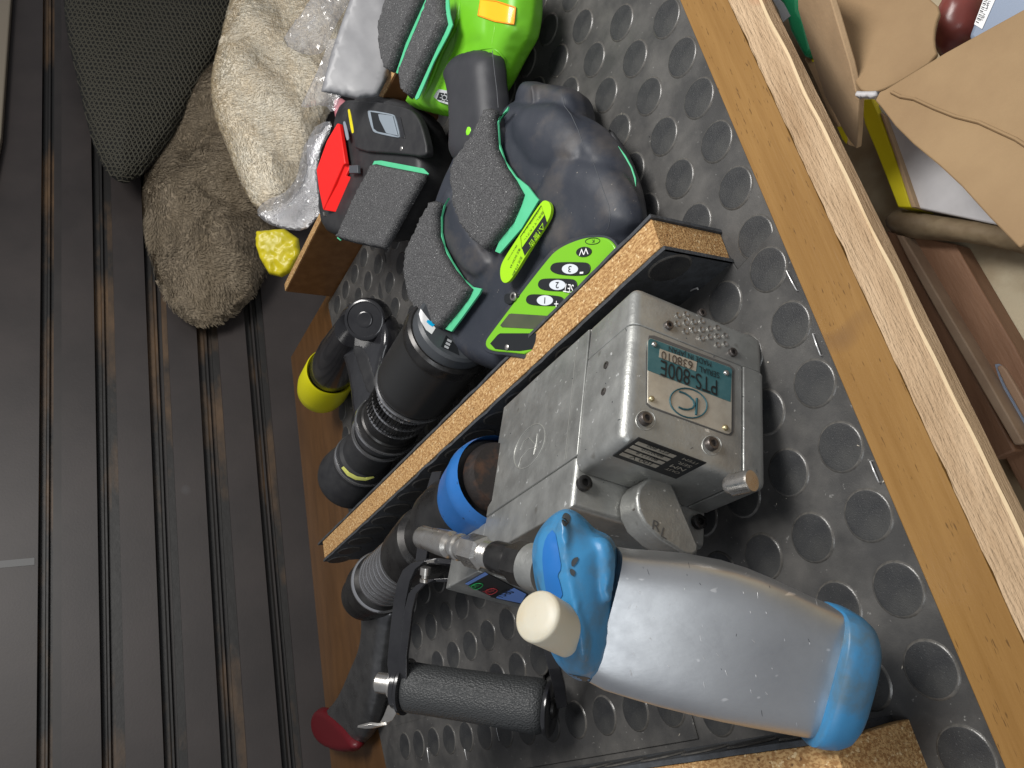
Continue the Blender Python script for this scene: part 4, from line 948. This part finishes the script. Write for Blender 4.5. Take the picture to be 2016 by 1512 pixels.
BG = bvh([c for c in sc.collection.objects if c.parent == gt and c.name.split('.')[0] in ('gear_flange', 'retaining_ring')])
decal('white_sticker', zt(500, 500, 2.88, [(945, 310), (975, 350), (1030, 420), (1008, 455), (975, 430), (945, 380), (935, 340)]), BG, M['white'], gt)
decal('cyan_mark', zt(500, 500, 2.88, [(985, 372), (1010, 385), (1026, 402), (1010, 412), (990, 398), (978, 385)]), BG, M['cyan'], gt, .0008, 3)
decal('scale_window', zt(500, 500, 2.88, [(1090, 460), (1150, 520), (1165, 575), (1060, 525)]), BG, M['ink'], gt)
for k in range(3): decal('scale_mark', zt(500, 500, 2.88, [(1098-k*8, 480+k*18), (1122-k*8, 492+k*18), (1118-k*8, 504+k*18), (1094-k*8, 492+k*18)]), BG, M['gray'], gt, .0008, 3)
for t, r in ((.342, 78.5), (.40, 63), (.455, 60.5), (.51, 59), (.60, 65.5), (.665, 58), (.835, 57.5)):
    turned('bright_ring', gA_, .060, gB_, .047, pg([(t, r-3), (t+.001, r+.6), (t+.010, r+.6), (t+.011, r-3)]), M['ringst'], gt, 56, 25, False)
BSo = bvh([rs, sflare])
decal('yellow_mark', zt(600, 900, 5.04, [(362, 108), (385, 90), (440, 148), (520, 192), (600, 203), (680, 190), (692, 204), (600, 235), (500, 225), (420, 182)]), BSo, mat_('pale_yellow', (.55, .56, .14), .5), gt, .0008, 4)
# reaction arm with the yellow foot
Z7 = lambda pts: zt(620, 560, 5.04, pts); Z8 = lambda pts: zt(500, 500, 2.88, pts)
ra = inflate('reaction_arm', Z7([(300, 240), (420, 175), (560, 170), (690, 260), (745, 420), (740, 590), (700, 700), (640, 1000), (600, 1330), (480, 1480), (400, 1300), (380, 1050), (330, 800), (240, 560), (235, 400)]), planeD((720, 630, .93), (700, 850, .90), (660, 700, .98)), 0, .006, .008, M['blackgloss'], gt, .02, 2, .003)
inflate('arm_web', Z7([(360, 590), (520, 600), (640, 1000), (630, 1090), (540, 1120), (470, 900)]), planeD((720, 630, .93), (700, 850, .90), (660, 700, .98)), .004, .003, .004, M['matblack'], ra, .004, 1, .003)
cP = atdep(718, 629, .885); cr = 41/FOC*dep(cP)
lathe('pivot_cap', cP, unit(unit(V3(.2, -.25, 1))*.5+unit(OC-cP)), [(-.03, cr*1.05), (-.006, cr*1.05), (-.004, cr), (0, cr), (.001, cr*.93), (.0012, cr*.86), (.0004, cr*.82), (.0006, cr*.42), (.0014, cr*.38), (.0016, cr*.30), (.0012, cr*.2), (.0012, .0001)], M['blackgloss'], ra, 48, 35, False)
yA, yB = Pz(672, 694, .060), Pz(634, 766, .036); yd = unit(yB-yA); yr = lambda t, r: (np.linalg.norm(yB-yA)*t, r/FOC*dep(lerp(yA, yB, t)))
lathe('foot_post', yA, yd, [yr(-.51, .5), yr(-.5, 36), yr(-.1, 42), yr(0, 44), yr(.45, 44), yr(.55, 40), yr(.55, .5)], M['blackgloss'], ra, 44, 35, False)
lathe('yellow_foot', yA, yd, [yr(.50, 44), yr(.47, 48), yr(.50, 50), yr(.9, 50), yr(1.05, 46), yr(1.15, 36), yr(1.19, 20), yr(1.2, .5)], M['yellow'], ra, 44, 50, False)
# grip and battery mount
GG = planeD((1040, 0, .670), (830, 200, .820), (980, 300, .700))
grp = inflate('grip', Z6([(1180, 560), (1270, 545), (1340, 575), (1400, 630), (1415, 700), (1428, 880), (1455, 1120), (1470, 1300), (1500, 1500), (1400, 1800), (1100, 1900), (920, 1800), (935, 1512), (928, 1300), (920, 1170), (895, 1030), (862, 940), (862, 870), (900, 770), (960, 660), (1050, 590)]), GG, .006, .022, .020, M['grip'], gt, .008, 1, .0035)
tube('parting_line', [hit(q, GG, .0283) for q in Z6([(1285, 560), (1310, 800), (1335, 1000), (1350, 1190)])], .0003, M['greydk'], grp, 5)
inflate('lime_button', Z6([(1045, 1382), (1072, 1410), (1070, 1455), (1045, 1500), (1015, 1515), (1000, 1490), (1002, 1440), (1018, 1395)]), GG, .0265, .0020, .003, M['limepip'], grp, .003, 1, .0015)
LM = GG
mount = inflate('battery_mount', Z6([(860, -330), (1740, -330), (1752, 0), (1730, 210), (1690, 400), (1640, 490), (1560, 620), (1440, 860), (1300, 1100), (1100, 1260), (915, 1300), (780, 1290), (600, 1245), (440, 1205), (400, 1145), (388, 1070), (440, 1095), (480, 1060), (560, 860), (700, 560), (790, 380), (840, 270), (820, 100), (800, -100)]), LM, -.006, .020, .016, M['lime'], gt, .018, 1, .004)
inflate('mount_shoulder', Z6([(900, -200), (1300, -120), (1320, 240), (1300, 420), (1280, 520), (1120, 545), (980, 620), (890, 740), (850, 880), (800, 900), (760, 820), (830, 640), (920, 480), (910, 300), (900, 100)]), LM, .008, .010, .022, M['lime'], mount, .01, 2, .004)
mould(mount, [c for c in sc.collection.objects if c.parent == mount], .0018, 8)
BL = bvh([mount])
lip = [(1290, 530), (1180, 538), (1080, 565), (980, 630), (910, 730), (868, 840), (850, 920)]
drape('grip_lip', Z6(lip), BL, 3.0, M['lime'], mount); drape('grip_lip', Z6([(1290, 530), (1360, 580), (1420, 650), (1432, 750), (1440, 840)]), BL, 2.5, M['lime'], mount)
drape('side_ridge', Z6([(925, -60), (930, 60), (915, 200), (880, 300), (800, 440), (720, 600), (620, 860), (560, 1010), (500, 1120)]), BL, 7, M['lime'], mount, -.0015)
drape('parting_line', Z6([(1310, 240), (1305, 330), (1285, 440), (1280, 528)]), BL, .8, M['limepan'], mount)
decal('orange_label', Z6([(1148, -6), (1170, -8), (1330, 12), (1530, 78), (1542, 92), (1524, 262), (1512, 272), (1310, 236), (1135, 178), (1122, 168)]), BL, M['orange'], mount, .0009, 6)
drape('label_edge', Z6([(1150, -4), (1330, 14), (1540, 84), (1522, 268), (1310, 234), (1126, 170), (1150, -4)]), BL, 1.6, mat_('deep_orange', (.80, .28, .01)), mount, .001)
ip = slab('lamp_panel', Z6(chaikin([(680, 984), (720, 984), (920, 1030), (920, 1195), (618, 1095)], 1)), LM, .0150, .002, M['gray'], mount, .0003, 2)
slab('lamp_switch', Z6([(700, 1018), (838, 1040), (806, 1130), (670, 1095)]), LM, .0153, .0004, M['ink'], ip, 0)
outline('sun_icon', Z6(ell(757, 1078, 26, 26, 0, 18)), LM, .0156, 1.1, M['gray'], ip, True, 0)
for k in range(8):
    a = k*math.pi/4; outline('sun_ray', Z6([(757+36*math.cos(a), 1078+36*math.sin(a)), (757+50*math.cos(a), 1078+50*math.sin(a))]), LM, .0156, .8, M['gray'], ip, False)
slab('level_lamp', Z6(chaikin([(860, 1060), (905, 1060), (905, 1150), (850, 1150), (840, 1110)], 1)), LM, .0154, .0004, M['white'], ip, 0)
slab('vent_slot', Z6([(805, 1160), (940, 1190), (940, 1215), (795, 1192)]), LM, .0149, .002, M['ink'], mount, 0)
BKp = (GG[0]+GG[1]*.020, GG[1])
inflate('battery_pack', Z6([(590, -300), (880, -300), (820, 120), (800, 330), (420, 1100), (370, 1080), (355, 880), (250, 840), (225, 800), (400, 300), (560, -60)]), BKp, -.008, .008, .006, M['matblack'], gt, .03, 1, .004)
slab('tape', Z6([(560, -40), (585, -30), (500, 160), (330, 560), (240, 810), (222, 800), (330, 480), (470, 140)]), BKp, .003, .001, M['mint'], gt, 0)
foam('foam_pad', Z6([(230, -260), (600, -260), (545, 0), (330, 480), (205, 808), (168, 790), (130, 640), (100, 420), (98, 290), (190, 0)]), BKp, .003, .010, gt)
slab('tape', Z6([(770, -30), (800, -20), (815, 150), (845, 275), (800, 380), (640, 680), (470, 1080), (440, 1100), (430, 1075), (600, 700), (780, 300), (770, 100)]), BKp, .012, .001, M['mint'], gt, 0)
foam('foam_pad', Z6([(690, -60), (775, -60), (795, 120), (825, 275), (770, 400), (600, 720), (430, 1090), (390, 1040), (365, 960), (352, 800), (450, 560), (580, 280)]), BKp, .010, .012, gt)

# ------------------------------------------------------------------ loose battery with red terminal cover
Z9 = lambda pts: zt(560, 150, 5.04, pts); ZB = lambda pts: zt(500, 0, 2.88, pts)
bt = thing('battery', 'black slide-on battery with a bright red terminal cover and grey foam pad', 'battery', Pz(760, 400, 0))
BP = planeD((690, 240, .93), (845, 300, .80), (700, 480, .90))
body = inflate('case', Z9([(628, 240), (760, 238), (770, 182), (830, 175), (1000, 200), (1250, 265), (1335, 350), (1380, 480), (1440, 780), (1450, 960), (1380, 1160), (1140, 1520), (1000, 1640), (560, 1600), (430, 1540), (385, 1330), (400, 1000), (540, 700), (540, 450)]), BP, -.010, .012, .012, M['matblack'], bt, .040, 1, .004)
dk = slab('upper_deck', Z9(chaikin([(632, 244), (700, 240), (1000, 262), (1240, 315), (1320, 400), (1370, 520), (1420, 740), (1380, 800), (1160, 770), (700, 740), (690, 640), (670, 580), (545, 450)], 1)), BP, .008, .010, M['matblack'], bt, .0025, 4)
slab('yellow_mark', Z9(chaikin([(632, 325), (650, 328), (688, 540), (682, 568), (664, 560), (628, 350)], 1)), BP, .0084, .0008, M['yelcard'], dk, 0)
slab('grey_mark', Z9(chaikin([(585, 448), (606, 450), (640, 610), (632, 636), (614, 632), (582, 470)], 1)), BP, .0084, .0008, M['greyp'], dk, 0)
rb = slab('release_button', Z9(chaikin([(818, 352), (838, 334), (1060, 372), (1095, 392), (1145, 598), (1120, 612), (905, 566), (868, 540)], 1)), BP, .0095, .003, M['greyp'], dk, .0006, 3)
slab('button_well', Z9([(852, 352), (1062, 388), (1100, 570), (1096, 585), (920, 548), (885, 520)]), BP, .0098, .0006, M['ink'], rb, 0)
prism('button_face', [hit(q, BP, o) for q, o in zip(Z9([(862, 362), (1068, 390), (1120, 590), (930, 552)]), (.009, .0115, .0115, .0085))], BP[1], .002, M['greyp'], rb, .0008, 3)
slab('catch', Z9([(1110, 400), (1150, 405), (1198, 615), (1160, 612)]), BP, .0088, .002, M['blackgloss'], dk, .0004, 2)
screw(*Z9([(1162, 718)])[0], BP, .0078, 5, M['steel'], bt, False, .0012, 'screw')
slab('contact_block', Z9([(640, 885), (725, 880), (728, 960), (640, 962)]), BP, .010, .004, M['greydk'], bt, .0006, 2)
BF = BP
slab('tape', ZB([(682, 912), (720, 910), (840, 932), (960, 955), (990, 985), (980, 995), (700, 945), (490, 1365), (470, 1350), (560, 1150)]), BF, .004, .0012, M['mint'], bt, .0002, 1)
foam('foam_pad', ZB([(694, 930), (760, 945), (985, 988), (975, 1030), (760, 1418), (600, 1385), (486, 1355), (590, 1130)]), BF, .004, .008, bt)
RA = plane3((660, 250, .094), (625, 335, .088), (640, 410, .072)); 
rc = prism('terminal_cover', [hit(q, BP, .012) for q in Z9([(522, 466), (541, 470), (602, 866), (578, 880), (382, 1326), (342, 1130), (315, 932), (420, 640)])], BP[1], .006, M['red'], bt, .0012, 3)
prism('cover_wing', [hit(q, BP, o) for q, o in zip(Z9([(575, 880), (640, 876), (646, 905), (610, 985), (664, 1002), (660, 1035), (520, 1350), (380, 1325)]), (.012, .005, .005, .0065, .001, .001, .001, .0115))], BP[1], .003, M['red'], rc, .0008, 3)
lb_ = slab('terminal_lug', Z9([(385, 1380), (398, 1385), (396, 1350), (380, 1345)]), BP, .004, .002, M['steel'], bt, 0)

# ------------------------------------------------------------------ things lying behind the tray
def fdep(px, py, off): return hit((px, py), FP, off)
FLP = lambda px, py, off: (fdep(px, py, off), unit(-ray(px, py)))
# one cream blanket, two folds; the back one's shade is put into its colour
bk = thing('blanket', 'cream plush blanket bundled on the ribbed floor', 'blanket', fdep(430, 600, 0))
PF = lambda off: (FO+FN*off, FN)
def folds(u, v): return .010*math.sin(u*26+v*9)+.006*math.sin(u*15-v*38)
def fold2(u, v): return .008*math.sin(u*30-v*12)+.005*math.sin(u*52+v*18)
inflate('shaded_fold', [(395, 120), (340, 220), (300, 300), (280, 380), (285, 450), (300, 520), (320, 580), (350, 625), (395, 646), (440, 634), (480, 605), (515, 560), (535, 510), (545, 430), (540, 300), (520, 160), (450, 90)], PF(.03), 0, .07, .12, M['fleece_shade'], bk, .02, 2, .007, .002, 30, 2, folds)
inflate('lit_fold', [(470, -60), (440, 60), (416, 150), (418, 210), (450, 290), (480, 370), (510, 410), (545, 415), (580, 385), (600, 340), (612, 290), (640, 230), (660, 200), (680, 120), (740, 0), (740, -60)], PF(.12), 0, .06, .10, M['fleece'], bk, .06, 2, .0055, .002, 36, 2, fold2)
fo_ = [c for c in sc.collection.objects if c.parent == bk]
fur('pile', [fo_[0]], 36000, .0062, .0017, M['fleece_shade'], bk, (.1, -.6, -.6), 3, 16.); fur('pile', [fo_[1]], 44000, .0052, .0015, M['fleece'], bk, (.2, -.6, -.6), 5, 20.)
# dark mesh seat cushion
ms = inflate('mesh_cushion', [(120, -140), (125, 40), (150, 150), (175, 260), (200, 330), (235, 362), (275, 352), (320, 300), (370, 220), (420, 130), (460, 60), (490, -20), (510, -140)], PF(.075), 0, .05, .09, M['meshbase'], None, .03, 2, .007, 0, 20, 2)
tag(ms, 'dark open-weave mesh cushion with a pale lit corner, above the cream blanket', 'cushion')
# its open weave as real threads
def weave():
    pl = PF(.075); p0, n = pl; bm = bmesh.new()
    me = ms.data; from mathutils.bvhtree import BVHTree
    bv = BVHTree.FromPolygons([v.co for v in me.vertices], [p.vertices for p in me.polygons])
    def on(px, py):
        r = ray(px, py); q, nn, i_, d = bv.ray_cast(Vector(OC), Vector(r)); return (V3(*q)-r*.0012) if q else None
    def path(pts, wpx):
        prev = None
        for q in pts:
            h = on(*q)
            if h is None: prev = None; continue
            r_ = wpx/FOC*dep(h)
            if prev is not None:
                t = h-prev[0]
                if np.linalg.norm(t) > 1e-6:
                    s = unit(np.cross(unit(t), FWD))*r_; nn = -FWD*r_*1.1
                    a = [bm.verts.new(prev[0]+s), bm.verts.new(prev[0]+nn), bm.verts.new(prev[0]-s)]; b = [bm.verts.new(h+s), bm.verts.new(h+nn), bm.verts.new(h-s)]
                    bm.faces.new((a[0], b[0], b[1], a[1])); bm.faces.new((a[1], b[1], b[2], a[2]))
            prev = (h,)
    d1 = unit(V3(.50, 1.0, 0)[:2]); d2 = unit(V3(-.80, 1.0, 0)[:2])
    for k in range(-30, 62):
        o = V3(200, -60)+V3(9.2, 0)*k
        path([tuple(o+d1*t+V3(math.sin(t/4.5)*1.1, 0)) for t in range(0, 520, 7)], 1.35)
        o = V3(240, -60)+V3(9.2, 0)*k
        path([tuple(o+d2*t+V3(math.sin(t/4.5+1)*1.1, 0)) for t in range(0, 520, 7)], 1.15)
    for y in np.arange(-20, 360, 8.4):
        path([(x, y+(x-120)*.12+math.sin(x/3.)*.8) for x in range(120, 520, 8)], 1.1)
    o = bm_obj('mesh_threads', bm, M['meshcloth'], ms, True, None); o['kind'] = 'stuff'
weave()
# clear bags
def film(name, pts, px, py, off, h, seed, amp, parent=None, stp=.006, z=None, nsc=26):
    pl = FLP(px, py, off) if z is None else viewplane(px, py, z)
    o = inflate(name, pts, pl, 0, h, .02, M['film'], parent, .0015, 1, stp, amp, nsc, 2, None, seed, True)
    for p in o.data.polygons: p.use_smooth = False
    return o
ub = thing('plastic_bag', 'clear bag holding a frosted grey sleeve, crumpled over the end of the tray wall', 'bag', Pz(720, 130, .08))
inflate('frosted_sleeve', [(700, -60), (688, 0), (650, 110), (632, 180), (700, 195), (745, 190), (765, 150), (768, 90), (770, 0), (790, -60)], viewplane(720, 100, .100), 0, .003, .004, mat('frosted_film', (.22, .22, .23), .4, col2=(.30, .30, .31), vscale=12), ub, .003, 0, .005, .0015, 14)
film('bag_film', [(640, -60), (600, 20), (570, 55), (555, 85), (600, 110), (640, 105), (655, 60), (690, 0), (700, -60)], 620, 50, 0, .005, 4, .006, ub, .0035, .12, 44)
film('bag_film', [(655, 60), (630, 130), (600, 190), (590, 215), (640, 205), (655, 225), (668, 200), (680, 160), (700, 120)], 640, 150, 0, .004, 5, .005, ub, .0035, .115, 44)
inflate('pink_slip', [(655, 200), (668, 190), (690, 205), (680, 235), (662, 245)], viewplane(670, 215, .09), 0, .002, .004, mat_('pink_paper', (.62, .22, .25), .5), ub, .002, 1, .003)
lbg = thing('plastic_bag', 'clear crumpled bag lying on the yellow pouch beside the red terminal cover', 'bag', Pz(570, 400, .03))
film('bag_film', [(600, 280), (625, 262), (640, 262), (628, 310), (624, 350), (634, 410), (622, 432), (600, 455), (560, 452), (525, 440), (502, 418), (520, 395), (560, 380), (585, 350), (592, 310)], 570, 400, 0, .004, 9, .005, lbg, .003, .10, 60)
film('bag_film', [(610, 255), (648, 235), (655, 250), (634, 290), (612, 335), (600, 320)], 625, 285, 0, .004, 12, .004, lbg, .003, .10, 60)
yp = inflate('yellow_pouch', [(505, 455), (560, 450), (588, 470), (592, 500), (575, 535), (555, 546), (530, 540), (512, 510), (503, 480)], viewplane(545, 500, .06), 0, .009, .008, M['yellowb'], None, .01, 0, .004, .003, 60, 2, None, 3, True)
tag(yp, 'shiny yellow pouch under the clear bag at the corner of the tray', 'pouch')

# ------------------------------------------------------------------ cartons on the right
ZR = lambda pts: zt(1416, 0, 3.36, pts)
HPL = lambda z: (V3(0, 0, z), UP)
cb = thing('cardboard_box', 'open brown cardboard carton with its corner split and near flap folded out', 'box', Pz(1750, 150, -.10))
slab('side_panel', ZR([(515, -120), (520, 60), (600, 330), (700, 640), (840, 900), (885, 960), (905, 985), (915, 850), (922, 640), (905, 620), (860, 420), (800, 220), (735, 0), (700, -120)]), plane3((1575, 20, -.05), (1680, 180, -.045), (1665, 270, -.09)), 0, .004, M['carddk'], cb, .0008, 2)
slab('inner_flap', ZR(chaikin([(720, -120), (740, 0), (820, 260), (880, 500), (925, 590), (975, 612), (1060, 605), (1200, 540), (1450, 380), (1420, 280), (1430, 160), (1470, 60), (1380, -20), (1300, -120)], 1)), plane3((1650, 30, -.040), (1700, 180, -.040), (1850, 60, -.055)), 0, .004, M['card'], cb, .001, 2)
fl2 = slab('front_flap', ZR([(1060, 605), (1100, 590), (1500, 345), (2016, 60), (2200, -60), (2250, 1600), (2100, 1560), (1985, 1640), (1780, 1430), (1600, 1230), (1450, 1090), (1280, 950), (1160, 830), (1070, 710), (1030, 665)]), plane3((1740, 190, -.036), (2010, 40, -.036), (1990, 440, -.020)), .0015, .004, M['card'], cb, .0009, 2)
tube('crease', [hit(q, plane3((1740, 190, -.036), (2010, 40, -.036), (1990, 440, -.020)), .0018) for q in ZR([(1140, 610), (1200, 640), (1290, 655), (1420, 715), (1560, 770), (1720, 810), (1850, 870), (1960, 920), (2060, 985)])], .0011, M['card'], cb, 6)
inflate('torn_corner', ZR([(895, 600), (960, 605), (1060, 600), (1070, 625), (1010, 660), (960, 645), (920, 660)]), plane3((1690, 180, -.038), (1730, 180, -.036), (1700, 200, -.040)), .001, .002, .002, M['paper'], cb, .001, 1, .002, .0012, 200)
mb = inflate('maroon_pot', ZR([(1490, -100), (1480, 40), (1440, 130), (1420, 230), (1430, 330), (1480, 400), (1700, 300), (1760, 100), (1800, -100)]), HPL(-.10), 0, .02, .03, M['maroon'], None, .02, 2, .005)
tag(mb, 'dark maroon rounded pot inside the cardboard carton', 'pot')
gb = thing('plastic_case', 'blue-grey plastic case with a white barcode label, standing in the carton', 'case', Pz(1960, 40, -.10))
slab('case_body', ZR([(1780, -120), (1640, 250), (1700, 300), (2100, 100), (2150, -120)]), HPL(-.075), 0, .05, M['bluegrey'], gb, .003, 3)
blb = slab('barcode_label', ZR([(1768, -60), (1686, 160), (1738, 192), (1850, -60)]), HPL(-.075), .0006, .0005, M['white'], gb, 0)
for i in range(16):
    t0 = i/16; t1 = t0+[.018, .035, .012, .028][i % 4]
    a = lambda t, s: tuple(lerp(lerp(V3(1765, -45), V3(1692, 150), t), lerp(V3(1788, -38), V3(1712, 160), t), s))
    flat('bar', ZR([a(t0, .1), a(t1, .1), a(t1, 1), a(t0, 1)]), HPL(-.075), .0009, M['ink'], blb)
text('lettering', 'TBV 16491 20', HPL(-.075), *ZR([(1742, 140), (1815, -40)]), .0009, M['greydk'], blb, hscale=1)
gc = slab('green_case', ZR([(300, -120), (420, 30), (465, 200), (560, 380), (610, 320), (560, 120), (520, 60), (510, -120)]), HPL(-.10), 0, .06, M['green'], None, .003, 3)
tag(gc, 'green case with a grey patch, between the tray rail and the cardboard carton', 'case')
gs = slab('grey_patch', ZR([(340, -60), (425, 20), (470, 105), (420, 145), (390, 60), (330, -40)]), HPL(-.10), .0006, .0006, M['gray'], gc, 0)
c2 = slab('flattened_carton', ZR([(560, 385), (620, 345), (700, 600), (800, 840), (850, 900), (850, 960), (800, 880), (700, 700), (640, 560)]), HPL(-.11), 0, .01, M['carddk'], None, .001, 2)
tag(c2, 'thin brown carton with yellow corners showing under the cardboard box', 'carton')
for pts in ([(600, 365), (622, 345), (640, 400), (615, 410)], [(780, 840), (815, 835), (850, 920), (840, 950), (815, 920)]): flat('yellow_corner', ZR(pts), HPL(-.11), .0006, M['yelcard'], c2)
yc = thing('yellow_carton', 'yellow-edged grey carton under the cardboard flap', 'carton', Pz(1830, 350, -.16))
slab('grey_face', ZR([(1040, 700), (1150, 1000), (1280, 1370), (1900, 1500), (2050, 1540), (1700, 1100), (1400, 800), (1150, 640)]), HPL(-.13), 0, .03, M['paper'], yc, .001, 2)
slab('yellow_edge', ZR([(930, 660), (960, 820), (1040, 1010), (1130, 1240), (1180, 1370), (1270, 1372), (1210, 1180), (1130, 950), (1060, 760), (1010, 650)]), HPL(-.125), 0, .03, M['yelcard'], yc, .001, 2)
slab('brown_border', ZR([(1060, 740), (1085, 760), (1200, 1080), (1300, 1370), (1270, 1372), (1150, 1000)]), HPL(-.124), 0, .02, M['carddk'], yc, .0005, 2)
bb_ = inflate('rusty_block', zt(1416, 400, 3.36, [(1090, 130), (1120, 70), (1180, 40), (1300, 60), (1480, 90), (1750, 120), (2016, 180), (2200, 210), (2200, 420), (2016, 330), (1680, 265), (1500, 250), (1320, 240), (1150, 205)]), HPL(-.135), 0, .008, .008, mat('weathered_brown', (.15, .10, .055), .7, col2=(.26, .20, .12), vscale=25, bump=[(60, .5, .002)]), None, .02, 1, .005, .002, 60)
tag(bb_, 'weathered brown bar lying across the top of the old wooden frame', 'bar')
of = thing('wooden_frame', 'old dark brown wooden frame with a groove and slot, beside the tray rail', 'frame', Pz(1900, 700, -.16))
ZS = lambda pts: zt(1416, 400, 3.36, pts)
slab('frame_board', ZS([(1130, 190), (1560, 270), (1680, 480), (1830, 740), (1960, 960), (2300, 1640), (2000, 1900), (1300, 500)]), HPL(-.145), 0, .02, M['oldwood'], of, .001, 2)
slab('inner_rail', ZS([(1100, 180), (1180, 200), (1400, 640), (1650, 1060), (1960, 1640), (1800, 1700), (1500, 1160), (1250, 640)]), HPL(-.135), 0, .03, M['oldwood'], of, .0015, 2)
slab('bead', ZS([(1165, 205), (1215, 215), (1290, 340), (1500, 700), (1750, 1120), (2016, 1590), (1950, 1600), (1700, 1170), (1450, 740), (1250, 380)]), HPL(-.130), 0, .02, mat('worn_bead', (.26, .17, .11), .6, col2=(.34, .24, .16), vscale=30), of, .001, 2)
slab('slot', ZS(chaikin([(1810, 1070), (1860, 1060), (1900, 1110), (2150, 1560), (2100, 1620), (1980, 1440)], 1)), HPL(-.1445), 0, .002, M['bluegrey'], of, 0)
slab('slot_bead', ZS(chaikin([(1825, 1095), (1860, 1062), (1905, 1110), (2150, 1540), (2090, 1560)], 1)), HPL(-.142), 0, .006, mat_('slot_wood', (.30, .19, .12), .6), of, .001)
finish()
